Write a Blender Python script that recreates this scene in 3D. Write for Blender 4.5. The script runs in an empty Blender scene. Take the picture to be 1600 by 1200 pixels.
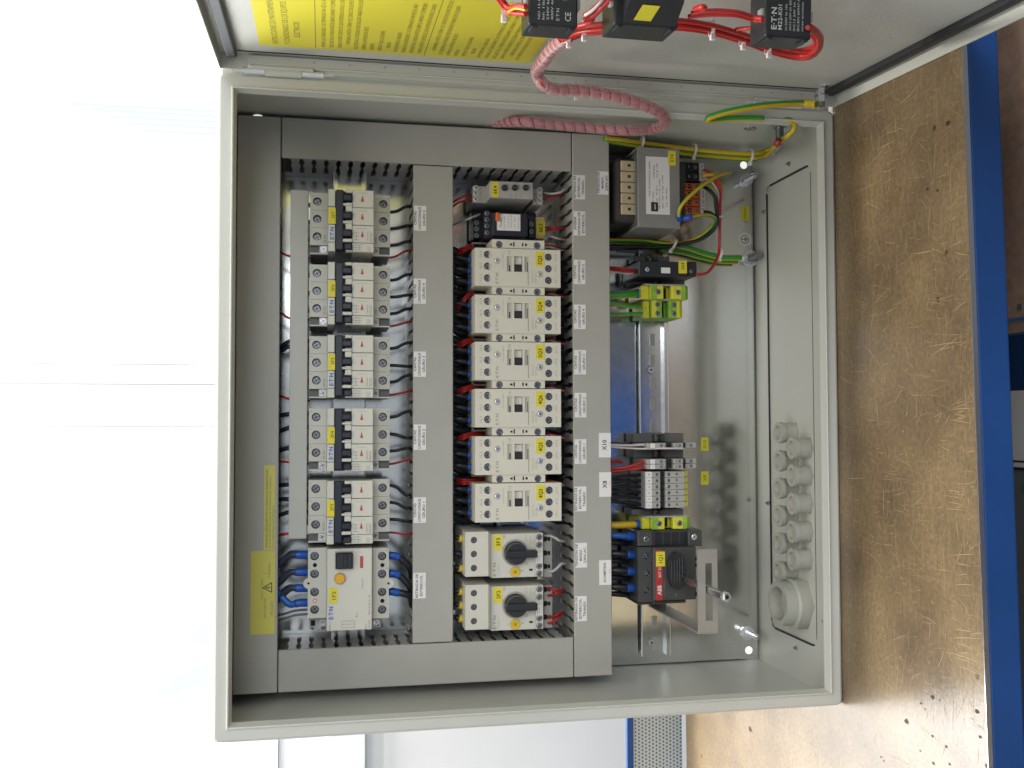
import bpy, bmesh, math, random
from mathutils import Vector, Matrix, Euler
random.seed(7)
S = 0.001                      # everything below is written in millimetres
sc = bpy.context.scene
COL = sc.collection
# ------------------------------------------------------------------ camera (a hand-held camera turned on its side)
F, CP = 1548.336, Vector((283.403, -917.518, 512.845))
CR = Matrix(((-0.0022710623, -0.1897774283, -0.9818245108),
             (0.9992694870, -0.0378863501, 0.0050116602),
             (-0.0381488471, -0.9810958935, 0.1897248357)))     # rows: camera x, y, z axes in the world
cd = bpy.data.cameras.new('camera'); cam = bpy.data.objects.new('camera', cd); COL.objects.link(cam)
cd.sensor_fit = 'HORIZONTAL'; cd.sensor_width = 36.0; cd.lens = F / 1600 * 36
cd.clip_start = 0.02; cd.clip_end = 200
cam.matrix_world = Matrix.Translation(CP * S) @ CR.transposed().to_4x4()
sc.camera = cam
# ------------------------------------------------------------------ light
wd = bpy.data.worlds.new('World'); sc.world = wd; wd.use_nodes = True
bgn = wd.node_tree.nodes['Background']; bgn.inputs[0].default_value = (0.86, 0.93, 1.0, 1); bgn.inputs[1].default_value = 0.54

def area(name, loc, target, sx, sy, power, col):
    l = bpy.data.lights.new(name, 'AREA'); l.shape = 'RECTANGLE'; l.size = sx; l.size_y = sy; l.energy = power; l.color = col
    o = bpy.data.objects.new(name, l); COL.objects.link(o); o.location = loc
    o.rotation_euler = (Vector(target) - Vector(loc)).to_track_quat('-Z', 'Y').to_euler()
    return o
area('ceiling_lamp', (0.25, -1.0, 2.1), (0.3, 0.1, 0.25), 2.0, 0.9, 22, (1.0, 0.95, 0.86))
area('overhead_lamp', (0.3, 0.14, 2.4), (0.3, 0.0, 0.0), 0.10, 0.10, 24, (1.0, 0.95, 0.86))
area('window_sunlight', (-0.20, 1.22, 1.36), (0.30, 0.0, 0.55), 0.55, 0.55, 24, (0.97, 0.98, 1.0))
area('wall_fill_light', (-0.3, 0.75, 2.3), (-0.3, 1.3, 0.4), 1.8, 0.4, 42, (1.0, 0.98, 0.95))  # added fill light, out of view, to whiten the back wall
area('room_window_fill', (1.5, -3.2, 1.15), (0.3, 0.0, 0.45), 1.5, 1.3, 48, (0.90, 0.95, 1.0))  # added area light, stands for an unseen window behind the camera
sc.view_settings.view_transform = 'Standard'; sc.view_settings.look = 'None'
sc.view_settings.exposure = 0.0; sc.view_settings.gamma = 1.0; sc.view_settings.use_curve_mapping = False

# ------------------------------------------------------------------ pixel of the photograph -> point on a plane
def ray(px, py):
    d = Vector(((px - 800) / F, (600 - py) / F, -1.0))
    return CR.transposed() @ d
def at(px, py, Y):
    d = ray(px, py); return CP + d * ((Y - CP.y) / d.y)
def atz(px, py, Z):
    d = ray(px, py); return CP + d * ((Z - CP.z) / d.z)
def atx(px, py, X):
    d = ray(px, py); return CP + d * ((X - CP.x) / d.x)
PL = 180.0                      # mounting plate front surface; w = millimetres proud of it
DT = math.radians(4.0)          # how far the door stands closed of square
HX, HY = 602.0, -3.0            # hinge line
DPN = 16.0                      # door sheet behind the hinge line
DN = Vector((-math.cos(DT), math.sin(DT), 0)); DU = Vector((-math.sin(DT), -math.cos(DT), 0))
DO = Vector((HX, HY, 0)) - DN * DPN
def dpt(px, py, w):             # door coordinates (u from the hinge, v up) of a pixel, w proud of the door sheet
    d = ray(px, py); s = (w - (CP - DO).dot(DN)) / d.dot(DN); q = CP + d * s
    return (q - DO).dot(DU), q.z

# ------------------------------------------------------------------ materials
MT = {}
def mat(name, col, rough=0.5, metal=0.0, bump=0.0, bscale=300, var=0.0, vscale=60, coat=0.0, emit=None, spec=None, alpha=1.0, trans=0.0):
    m = bpy.data.materials.new(name); m.use_nodes = True; nt = m.node_tree; b = nt.nodes['Principled BSDF']
    b.inputs['Base Color'].default_value = (*col, 1); b.inputs['Roughness'].default_value = rough; b.inputs['Metallic'].default_value = metal
    if coat: b.inputs['Coat Weight'].default_value = coat; b.inputs['Coat Roughness'].default_value = 0.12
    if spec is not None: b.inputs['Specular IOR Level'].default_value = spec
    if trans: b.inputs['Transmission Weight'].default_value = trans
    b.inputs['Alpha'].default_value = alpha
    if emit: b.inputs['Emission Color'].default_value = (*emit[0], 1); b.inputs['Emission Strength'].default_value = emit[1]
    tc = None
    if bump or var: tc = nt.nodes.new('ShaderNodeTexCoord')
    if bump:
        n = nt.nodes.new('ShaderNodeTexNoise'); n.inputs['Scale'].default_value = bscale; n.inputs['Detail'].default_value = 3
        nt.links.new(tc.outputs['Object'], n.inputs['Vector'])
        bp = nt.nodes.new('ShaderNodeBump'); bp.inputs['Strength'].default_value = bump; bp.inputs['Distance'].default_value = 0.0006
        nt.links.new(n.outputs['Fac'], bp.inputs['Height']); nt.links.new(bp.outputs['Normal'], b.inputs['Normal'])
    if var:
        n = nt.nodes.new('ShaderNodeTexNoise'); n.inputs['Scale'].default_value = vscale; n.inputs['Detail'].default_value = 5
        nt.links.new(tc.outputs['Object'], n.inputs['Vector'])
        r = nt.nodes.new('ShaderNodeValToRGB'); r.color_ramp.elements[0].position = 0.3; r.color_ramp.elements[1].position = 0.7
        r.color_ramp.elements[0].color = (*[c * (1 - var) for c in col], 1); r.color_ramp.elements[1].color = (*[min(1, c * (1 + var)) for c in col], 1)
        nt.links.new(n.outputs['Fac'], r.inputs['Fac']); nt.links.new(r.outputs['Color'], b.inputs['Base Color'])
        mr = nt.nodes.new('ShaderNodeMapRange'); mr.inputs['To Min'].default_value = max(0.03, rough - 0.08); mr.inputs['To Max'].default_value = min(1, rough + 0.08)
        nt.links.new(n.outputs['Fac'], mr.inputs['Value']); nt.links.new(mr.outputs['Result'], b.inputs['Roughness'])
    MT[name] = m; return m

mat('cabinet_paint', (0.56, 0.56, 0.505), 0.42, bump=0.55, bscale=420, var=0.03, vscale=12)
mat('cabinet_paint_smooth', (0.54, 0.54, 0.485), 0.38, bump=0.12, bscale=300, var=0.03, vscale=8)
mat('duct_grey', (0.390, 0.380, 0.338), 0.42, bump=0.06, bscale=500, var=0.03, vscale=25)
mat('duct_grey_dark', (0.27, 0.27, 0.25), 0.5, var=0.05, vscale=40)
mat('gasket_black', (0.022, 0.023, 0.026), 0.55, bump=0.2, bscale=200)
mat('ivory', (0.66, 0.63, 0.53), 0.38, bump=0.05, bscale=500, var=0.02, vscale=40)
mat('breaker_grey', (0.62, 0.60, 0.52), 0.36, bump=0.05, bscale=500, var=0.02, vscale=40)
mat('starter_grey', (0.60, 0.58, 0.50), 0.36, bump=0.05, bscale=500, var=0.02, vscale=40)
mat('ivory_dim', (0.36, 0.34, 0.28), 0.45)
mat('busbar_grey', (0.52, 0.51, 0.46), 0.4, var=0.02, vscale=20)
mat('black_plastic', (0.02, 0.022, 0.026), 0.33, bump=0.05, bscale=400, var=0.1, vscale=60)
mat('navy_plastic', (0.015, 0.018, 0.030), 0.34, var=0.08, vscale=60)
mat('grey_plastic', (0.13, 0.13, 0.125), 0.45, var=0.05, vscale=60)
mat('switch_grey', (0.055, 0.057, 0.055), 0.42, bump=0.05, bscale=400, var=0.08, vscale=60)
mat('terminal_grey', (0.40, 0.39, 0.36), 0.42, var=0.03, vscale=80)
mat('hole_dark', (0.006, 0.006, 0.008), 0.8)
mat('yellow_label', (0.72, 0.62, 0.03), 0.45, var=0.03, vscale=60)
mat('sticker_yellow', (0.70, 0.62, 0.04), 0.4, var=0.02, vscale=20)
mat('pale_yellow', (0.62, 0.57, 0.10), 0.35, var=0.02, vscale=20)
mat('white_label', (0.78, 0.76, 0.74), 0.45)
mat('print_black', (0.03, 0.03, 0.03), 0.6)
mat('print_grey', (0.17, 0.165, 0.15), 0.6)
mat('print_faint', (0.36, 0.34, 0.28), 0.6)
mat('print_olive', (0.16, 0.13, 0.02), 0.6)
mat('print_blue', (0.02, 0.13, 0.50), 0.5)
mat('print_white', (0.72, 0.72, 0.72), 0.5)
mat('red_plastic', (0.42, 0.035, 0.03), 0.4)
mat('red_flag', (0.45, 0.06, 0.05), 0.5)
mat('orange_plastic', (0.75, 0.15, 0.03), 0.38, var=0.04, vscale=80)
mat('amber_button', (0.74, 0.38, 0.02), 0.3)
mat('dial_yellow', (0.75, 0.50, 0.02), 0.35)
mat('blue_sleeve', (0.015, 0.09, 0.42), 0.4)
mat('blue_wire', (0.02, 0.11, 0.42), 0.38)
mat('black_wire', (0.014, 0.016, 0.022), 0.36)
mat('dark_wire', (0.03, 0.04, 0.065), 0.38)
mat('red_wire', (0.50, 0.025, 0.022), 0.36)
mat('white_wire', (0.66, 0.60, 0.56), 0.4)
mat('grey_wire', (0.30, 0.30, 0.30), 0.4)
mat('earth_green', (0.035, 0.34, 0.05), 0.36)
mat('earth_yellow', (0.68, 0.44, 0.02), 0.36)
mat('yellow_sleeve', (0.70, 0.50, 0.04), 0.42)
mat('terminal_green', (0.22, 0.42, 0.05), 0.38, var=0.25, vscale=120)
mat('terminal_yellow', (0.62, 0.60, 0.04), 0.36, var=0.06, vscale=120)
mat('tie_nylon', (0.74, 0.70, 0.68), 0.4)
mat('chrome', (0.80, 0.81, 0.82), 0.24, 0.7)
mat('steel', (0.50, 0.51, 0.52), 0.28, 1.0, var=0.15, vscale=300)
mat('screw_steel', (0.30, 0.31, 0.33), 0.36, 1.0, var=0.2, vscale=500)
mat('bracket_steel', (0.42, 0.40, 0.36), 0.36, 0.5, bump=0.05, bscale=300, var=0.05, vscale=60)
mat('bright_disc', (0.85, 0.85, 0.82), 0.5, emit=((1, 0.98, 0.92), 0.8))  # glows in place of daylight showing at the holes
mat('gland_grey', (0.41, 0.405, 0.35), 0.42, var=0.03, vscale=60)
mat('coil_dark', (0.05, 0.045, 0.04), 0.6, bump=0.3, bscale=120)
mat('transformer_grey', (0.25, 0.245, 0.225), 0.36, var=0.05, vscale=50)
mat('cream_plastic', (0.55, 0.45, 0.28), 0.45, var=0.08, vscale=100)
mat('blue_paint', (0.012, 0.062, 0.225), 0.4, bump=0.1, bscale=200, var=0.1, vscale=10)
mat('blue_paint_dark', (0.01, 0.04, 0.11), 0.4)
mat('wall_white', (0.86, 0.85, 0.84), 0.7, bump=0.3, bscale=60, var=0.03, vscale=5)
mat('lip_highlight', (0.80, 0.80, 0.76), 0.3, 0.3); mat('frame_white', (0.85, 0.85, 0.85), 0.4); mat('glazing_grey', (0.38, 0.38, 0.40), 0.5); mat('pit_brown', (0.035, 0.022, 0.014), 0.7); mat('ivory_recess', (0.50, 0.475, 0.40), 0.45)
mat('frame_grey', (0.78, 0.78, 0.80), 0.4)
mat('perforated_paint', (0.50, 0.54, 0.56), 0.45)
mat('board_brown', (0.42, 0.27, 0.19), 0.5, bump=0.2, bscale=300, var=0.15, vscale=120)
mat('box_white', (0.60, 0.56, 0.50), 0.5, var=0.03, vscale=20)
mat('dark_floor', (0.05, 0.05, 0.055), 0.5, var=0.2, vscale=6)
mat('glass_glow', (0.9, 0.9, 0.9), 0.5, emit=((0.95, 0.98, 1.0), 4.6))
mat('pillar_glow', (0.25, 0.25, 0.25), 0.6, emit=((0.99, 0.99, 0.99), 0.84))  # dim glow given to the pillar at the window
mat('pale_blue_glow', (0.1, 0.12, 0.15), 0.6, emit=((0.80, 0.87, 0.97), 0.90), var=0)  # glow put into the window cords and the view outside
mat('aluminium_edge', (0.62, 0.62, 0.64), 0.3, 1.0)

# zinc coated sheet: metallic with spangle
def zinc():
    m = mat('zinc_sheet', (0.56, 0.57, 0.55), 0.30, 1.0); nt = m.node_tree; b = nt.nodes['Principled BSDF']
    tc = nt.nodes.new('ShaderNodeTexCoord'); v = nt.nodes.new('ShaderNodeTexVoronoi'); v.inputs['Scale'].default_value = 190
    n = nt.nodes.new('ShaderNodeTexNoise'); n.inputs['Scale'].default_value = 40; n.inputs['Detail'].default_value = 6
    nt.links.new(tc.outputs['Object'], v.inputs['Vector']); nt.links.new(tc.outputs['Object'], n.inputs['Vector'])
    r = nt.nodes.new('ShaderNodeValToRGB'); r.color_ramp.elements[0].color = (0.66, 0.67, 0.66, 1); r.color_ramp.elements[1].color = (0.74, 0.75, 0.74, 1)
    mx = nt.nodes.new('ShaderNodeMix'); mx.data_type = 'FLOAT'; mx.inputs['Factor'].default_value = 0.6
    sp = nt.nodes.new('ShaderNodeSeparateColor'); nt.links.new(v.outputs['Color'], sp.inputs[0])
    nt.links.new(sp.outputs[0], mx.inputs['A']); nt.links.new(n.outputs['Fac'], mx.inputs['B'])
    nt.links.new(mx.outputs['Result'], r.inputs['Fac']); nt.links.new(r.outputs['Color'], b.inputs['Base Color'])
    mr = nt.nodes.new('ShaderNodeMapRange'); mr.inputs['To Min'].default_value = 0.13; mr.inputs['To Max'].default_value = 0.19
    nt.links.new(mx.outputs['Result'], mr.inputs['Value']); nt.links.new(mr.outputs['Result'], b.inputs['Roughness'])
    return m
zinc()

# worn hardboard bench top: mottled brown, fibre, pale scratches, a few dark pits
def bench_mat():
    m = bpy.data.materials.new('bench_hardboard'); m.use_nodes = True; nt = m.node_tree; b = nt.nodes['Principled BSDF']; N = nt.nodes.new; L = nt.links.new
    tc = N('ShaderNodeTexCoord')
    def noise(scale, detail=4, stretch=None, rot=0.0):
        mp = N('ShaderNodeMapping'); L(tc.outputs['Object'], mp.inputs['Vector']); mp.inputs['Rotation'].default_value[2] = rot
        if stretch: mp.inputs['Scale'].default_value = stretch
        n = N('ShaderNodeTexNoise'); n.inputs['Scale'].default_value = scale; n.inputs['Detail'].default_value = detail; L(mp.outputs['Vector'], n.inputs['Vector']); return n.outputs['Fac']
    def ramp(src, p0, p1, c0, c1):
        r = N('ShaderNodeValToRGB'); r.color_ramp.elements[0].position = p0; r.color_ramp.elements[1].position = p1
        r.color_ramp.elements[0].color = (*c0, 1); r.color_ramp.elements[1].color = (*c1, 1); L(src, r.inputs['Fac']); return r.outputs['Color']
    def mixc(a, bb, fac, mode='MIX'):
        x = N('ShaderNodeMix'); x.data_type = 'RGBA'; x.blend_type = mode
        if isinstance(fac, float): x.inputs['Factor'].default_value = fac
        else: L(fac, x.inputs['Factor'])
        L(a, x.inputs['A'])
        if isinstance(bb, tuple): x.inputs['B'].default_value = (*bb, 1)
        else: L(bb, x.inputs['B'])
        return x.outputs['Result']
    base = ramp(noise(11, 8), 0.34, 0.68, (0.132, 0.088, 0.049), (0.246, 0.174, 0.092))
    fibre = ramp(noise(60, 5, (1, 6, 1), 0.25), 0.35, 0.7, (0.75, 0.75, 0.75), (1.25, 1.22, 1.15))
    c = mixc(base, fibre, 0.3, 'MULTIPLY')
    c = mixc(c, ramp(noise(240, 3), 0.35, 0.65, (0.80, 0.80, 0.80), (1.18, 1.18, 1.18)), 0.8, 'MULTIPLY')
    h = None
    for k, (rot, sc_, st, lo, amt) in enumerate(((1.1, 5, (1, 70, 1), 0.68, 0.3), (0.3, 4, (1, 80, 1), 0.67, 0.3), (1.9, 4, (1, 80, 1), 0.68, 0.3))):
        s = ramp(noise(sc_, 2, st, rot), lo, lo + 0.025, (0, 0, 0), (amt, amt, amt))
        patch = ramp(noise(5 + k, 2), 0.45, 0.6, (0, 0, 0), (1, 1, 1))
        s = mixc(s, patch, 1.0, 'MULTIPLY')
        c = mixc(c, (0.42, 0.30, 0.15), s)
        h = s if h is None else mixc(h, s, 1.0, 'ADD')
    v = N('ShaderNodeTexVoronoi'); v.inputs['Scale'].default_value = 26; L(tc.outputs['Object'], v.inputs['Vector'])
    pits = ramp(v.outputs['Distance'], 0.045, 0.085, (1, 1, 1), (0, 0, 0))
    sel = N('ShaderNodeSeparateColor'); L(v.outputs['Color'], sel.inputs[0])
    pits = mixc(pits, ramp(sel.outputs[0], 0.72, 0.74, (0, 0, 0), (1, 1, 1)), 1.0, 'MULTIPLY')
    c = mixc(c, (0.05, 0.025, 0.012), pits)
    L(c, b.inputs['Base Color']); b.inputs['Coat Weight'].default_value = 0.32; b.inputs['Coat Roughness'].default_value = 0.22
    rr = N('ShaderNodeMapRange'); rr.inputs['To Min'].default_value = 0.28; rr.inputs['To Max'].default_value = 0.44; L(noise(14, 5), rr.inputs['Value']); L(rr.outputs['Result'], b.inputs['Roughness'])
    bp = N('ShaderNodeBump'); bp.inputs['Strength'].default_value = 0.25; bp.inputs['Distance'].default_value = 0.0006
    L(noise(260, 3), bp.inputs['Height']); L(bp.outputs['Normal'], b.inputs['Normal'])
    MT['bench_hardboard'] = m
bench_mat()

# ------------------------------------------------------------------ mesh builder; local axes: u = right, v = up, w = towards the viewer (local -Y)
def L3(u, v, w): return Vector((u, -w, v))
class MB:
    def __init__(s): s.v = []; s.f = []; s.m = []; s.mats = []; s.sm = []
    def mi(s, m):
        if m not in s.mats: s.mats.append(m)
        return s.mats.index(m)
    def poly(s, pts, m, smooth=False):
        i = len(s.v); s.v += [Vector(p) for p in pts]; s.f.append(list(range(i, i + len(pts)))); s.m.append(s.mi(m)); s.sm.append(smooth)
    def mesh(s, verts, faces, m, smooth=False):
        i = len(s.v); s.v += [Vector(p) for p in verts]; k = s.mi(m)
        for f in faces: s.f.append([i + a for a in f]); s.m.append(k); s.sm.append(smooth)
    def box(s, u0, u1, v0, v1, w0, w1, m, bev=0.0):
        if u0 > u1: u0, u1 = u1, u0
        if v0 > v1: v0, v1 = v1, v0
        if w0 > w1: w0, w1 = w1, w0
        if bev <= 0:
            vs = [L3(u, v, w) for w in (w0, w1) for v in (v0, v1) for u in (u0, u1)]
            s.mesh(vs, [(0, 2, 3, 1), (4, 5, 7, 6), (0, 1, 5, 4), (2, 6, 7, 3), (0, 4, 6, 2), (1, 3, 7, 5)], m); return
        b = min(bev, (u1 - u0) * .45, (v1 - v0) * .45, (w1 - w0) * .45)
        bm = bmesh.new(); bmesh.ops.create_cube(bm, size=1.0)
        c = Vector(((u0 + u1) / 2, -(w0 + w1) / 2, (v0 + v1) / 2)); d = Vector((u1 - u0, w1 - w0, v1 - v0))
        for q in bm.verts: q.co = Vector((q.co.x * d.x, q.co.y * d.y, q.co.z * d.z)) + c
        bmesh.ops.bevel(bm, geom=bm.edges[:], offset=b, segments=1 if bev < 1.2 else 3, affect='EDGES', profile=0.5)
        bm.verts.index_update(); s.mesh([q.co.copy() for q in bm.verts], [[q.index for q in f.verts] for f in bm.faces], m); bm.free()
    def prism(s, pts, axis, a0, a1, m):      # pts in the two other local axes; axis 'u','v','w'
        def P(p, a):
            return {'u': L3(a, p[0], p[1]), 'v': L3(p[0], a, p[1]), 'w': L3(p[0], p[1], a)}[axis]
        n = len(pts); vs = [P(p, a0) for p in pts] + [P(p, a1) for p in pts]
        fs = [list(range(n)), list(range(2 * n - 1, n - 1, -1))] + [(i, i + n, (i + 1) % n + n, (i + 1) % n) for i in range(n)]
        s.mesh(vs, fs, m)
    def cyl(s, c, ax, r, h, m, n=16, r2=None, cap=True, smooth=True):   # c = Vector local, ax = Vector direction
        ax = Vector(ax).normalized(); t = Vector((0, 0, 1)) if abs(ax.z) < .9 else Vector((1, 0, 0))
        a = ax.cross(t).normalized(); b = ax.cross(a); r2 = r if r2 is None else r2; c = Vector(c)
        v0 = [c + (a * math.cos(2 * math.pi * i / n) + b * math.sin(2 * math.pi * i / n)) * r for i in range(n)]
        v1 = [c + ax * h + (a * math.cos(2 * math.pi * i / n) + b * math.sin(2 * math.pi * i / n)) * r2 for i in range(n)]
        s.mesh(v0 + v1, [(i, (i + 1) % n, (i + 1) % n + n, i + n) for i in range(n)], m, smooth)
        if cap:
            s.poly(v0[::-1], m); s.poly(v1, m)
    def knob(s, u, v, w0, w1, r, m, n=20, r2=None): s.cyl(L3(u, v, w0), (0, -1, 0), r, w1 - w0, m, n, r2)
    def ring(s, c, ax, r0, r1, h, m, n=24):          # tube with wall: r0 inner, r1 outer
        ax = Vector(ax).normalized(); t = Vector((0, 0, 1)) if abs(ax.z) < .9 else Vector((1, 0, 0))
        a = ax.cross(t).normalized(); b = ax.cross(a); c = Vector(c)
        R = [(r0, 0), (r1, 0), (r1, h), (r0, h)]
        vs = [c + ax * q[1] + (a * math.cos(2 * math.pi * i / n) + b * math.sin(2 * math.pi * i / n)) * q[0] for q in R for i in range(n)]
        fs = [(k * n + i, k * n + (i + 1) % n, ((k + 1) % 4) * n + (i + 1) % n, ((k + 1) % 4) * n + i) for k in range(4) for i in range(n)]
        s.mesh(vs, fs, m, False)
    def tube(s, pts, r, ms, n=8, flat=1.0):          # ms: material or list per side
        pts = [Vector(p) for p in pts]
        if isinstance(ms, str): ms = [ms] * n
        T = [(pts[min(i + 1, len(pts) - 1)] - pts[max(i - 1, 0)]).normalized() for i in range(len(pts))]
        a = T[0].orthogonal().normalized(); ringv = []
        for i, p in enumerate(pts):
            a = (a - T[i] * a.dot(T[i])).normalized(); b = T[i].cross(a)
            ringv.append([p + (a * math.cos(2 * math.pi * k / n) + b * math.sin(2 * math.pi * k / n) * flat) * r for k in range(n)])
        i0 = len(s.v)
        for q in ringv: s.v += q
        for i in range(len(pts) - 1):
            for k in range(n):
                s.f.append([i0 + i * n + k, i0 + i * n + (k + 1) % n, i0 + (i + 1) * n + (k + 1) % n, i0 + (i + 1) * n + k]); s.m.append(s.mi(ms[k])); s.sm.append(True)
        s.f.append([i0 + k for k in range(n)][::-1]); s.m.append(s.mi(ms[0])); s.sm.append(False)
        j = i0 + (len(pts) - 1) * n; s.f.append([j + k for k in range(n)]); s.m.append(s.mi(ms[0])); s.sm.append(False)
    def holed(s, u0, u1, v0, v1, w0, w1, holes, depth, m, inner=None, axis='u', back=False, through=False):
        """block whose front has round recesses, one cell per hole along the axis"""
        inner = inner or m
        hs = sorted(holes, key=lambda h: h[0] if axis == 'u' else h[1]); cuts = []
        for i in range(len(hs) - 1):
            k = 0 if axis == 'u' else 1; cuts.append((hs[i][k] + hs[i][2] + hs[i + 1][k] - hs[i + 1][2]) / 2)
        ed = ([u0] if axis == 'u' else [v0]) + cuts + ([u1] if axis == 'u' else [v1])
        for i, (hu, hv, r) in enumerate(hs):
            a0, a1, b0, b1 = (ed[i], ed[i + 1], v0, v1) if axis == 'u' else (u0, u1, ed[i], ed[i + 1])
            ang = [2 * math.pi * k / 16 for k in range(16)] + [math.atan2(y - hv, x - hu) % (2 * math.pi) for x in (a0, a1) for y in (b0, b1)]
            ang = sorted(set(round(q, 5) for q in ang)); n = len(ang); inn = []; out = []; bot = []
            for q in ang:
                c, d = math.cos(q), math.sin(q)
                t = min(((a1 - hu) / c if c > 1e-6 else (a0 - hu) / c if c < -1e-6 else 1e9), ((b1 - hv) / d if d > 1e-6 else (b0 - hv) / d if d < -1e-6 else 1e9))
                inn.append(L3(hu + c * r, hv + d * r, w1)); out.append(L3(hu + c * t, hv + d * t, w1)); bot.append(L3(hu + c * r, hv + d * r, w1 - depth))
            s.mesh(inn + out, [(k, n + k, n + (k + 1) % n, (k + 1) % n) for k in range(n)], m)
            s.mesh(inn + bot, [(k, (k + 1) % n, n + (k + 1) % n, n + k) for k in range(n)], inner)
            if not through: s.poly(bot, 'hole_dark')
            else: s.keep = True
        c = [(u0, v0), (u1, v0), (u1, v1), (u0, v1)]
        for i in range(4):
            p, q = c[i], c[(i + 1) % 4]; s.poly([L3(*p, w0), L3(*q, w0), L3(*q, w1), L3(*p, w1)], m)
        if back: s.poly([L3(*p, w0) for p in c], m)
    def text(s, body, u, v, w, size, m, align='C', width=None, bold=0.0, rot=0.0):
        vs, fs, bw = font_mesh(body, bold); k = size / 0.72; kx = k
        if width: kx = width / max(bw, 1e-6)
        off = {'C': -bw / 2, 'L': 0, 'R': -bw}[align]; c, d = math.cos(rot), math.sin(rot)
        pts = []
        for x, y in vs:
            a, b = (x + off) * kx, (y - 0.36) * k; pts.append(L3(u + a * c - b * d, v + a * d + b * c, w))
        s.mesh(pts, fs, m)
    def build(s, name, parent=None, loc=None, rot=None):
        me = bpy.data.meshes.new(name); me.from_pydata([p * S for p in s.v], [], s.f)
        for q in s.mats: me.materials.append(MT[q])
        me.polygons.foreach_set('material_index', s.m); me.polygons.foreach_set('use_smooth', s.sm); me.update()
        if len(s.f) < 6000 and not getattr(s, 'keep', False):
            bm = bmesh.new(); bm.from_mesh(me); bmesh.ops.recalc_face_normals(bm, faces=bm.faces[:]); bm.to_mesh(me); bm.free()
        return link(name, me, parent, loc, rot)
def link(name, me, parent=None, loc=None, rot=None):
    o = bpy.data.objects.new(name, me); COL.objects.link(o)
    if parent: o.parent = parent
    if loc is not None: o.location = Vector(loc) * S
    if rot is not None: o.rotation_euler = rot
    return o
_fc = {}
def font_mesh(body, bold):
    key = (body, bold)
    if key in _fc: return _fc[key]
    cu = bpy.data.curves.new('lettering', 'FONT'); cu.body = body; cu.size = 1.0; cu.resolution_u = 2; cu.offset = bold; cu.fill_mode = 'FRONT'
    o = bpy.data.objects.new('lettering', cu); COL.objects.link(o)
    dg = bpy.context.evaluated_depsgraph_get(); dg.update()
    me = bpy.data.meshes.new_from_object(o.evaluated_get(dg))
    vs = [(q.co.x, q.co.y) for q in me.vertices]; fs = [list(p.vertices) for p in me.polygons]
    mn = min((q[0] for q in vs), default=0); mxx = max((q[0] for q in vs), default=0)
    vs = [(q[0] - mn, q[1]) for q in vs]
    bpy.data.objects.remove(o); bpy.data.curves.remove(cu); bpy.data.meshes.remove(me)
    _fc[key] = (vs, fs, mxx - mn); return _fc[key]
def tag(o, label=None, cat=None, group=None, kind=None):
    if label: o['label'] = label
    if cat: o['category'] = cat
    if group: o['group'] = group
    if kind: o['kind'] = kind
    return o
def thing(name, loc, label, cat, group=None, rot=None):
    o = bpy.data.objects.new(name, None); COL.objects.link(o); o.location = Vector(loc) * S; o.empty_display_size = 0.02
    if rot is not None: o.rotation_euler = rot
    return tag(o, label, cat, group)
def copy_tree(o, parent=None, loc=None):
    c = o.copy(); COL.objects.link(c); c.parent = parent
    if loc is not None: c.location = Vector(loc) * S
    for ch in list(o.children): copy_tree(ch, c)
    return c
def cr(pts, k=6):                 # Catmull-Rom through points
    P = [Vector(p) for p in pts]
    if len(P) < 3: return [P[0].lerp(P[1], i / k) for i in range(k + 1)]
    P = [P[0] * 2 - P[1]] + P + [P[-1] * 2 - P[-2]]; out = []
    for i in range(1, len(P) - 2):
        for j in range(k):
            t = j / k; a, b, c, d = P[i - 1], P[i], P[i + 1], P[i + 2]
            out.append(0.5 * ((2 * b) + (c - a) * t + (2 * a - 5 * b + 4 * c - d) * t * t + (3 * b - a - 3 * c + d) * t ** 3))
    out.append(P[-2]); return out
def frame(px, py, w=0, plane=PL):  # base point on the mounting plate of something whose front, w proud, shows at the pixel
    q = at(px, py, plane - w); return Vector((q.x, plane, q.z))
class Loc:                         # pixel -> local u, v for a thing standing on the plate
    def __init__(s, o): s.o = o
    def __call__(s, px, py, w):
        q = at(px, py, s.o.y - w); return q.x - s.o.x, q.z - s.o.z
    def rect(s, x0, y0, x1, y1, w):   # returns u0,u1,v0,v1 of an image rectangle
        c = s((x0 + x1) / 2, (y0 + y1) / 2, w); a = s(x0, (y0 + y1) / 2, w); b = s(x1, (y0 + y1) / 2, w); d = s((x0 + x1) / 2, y0, w); e = s((x0 + x1) / 2, y1, w)
        return e[0], d[0], b[1], a[1]
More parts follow.
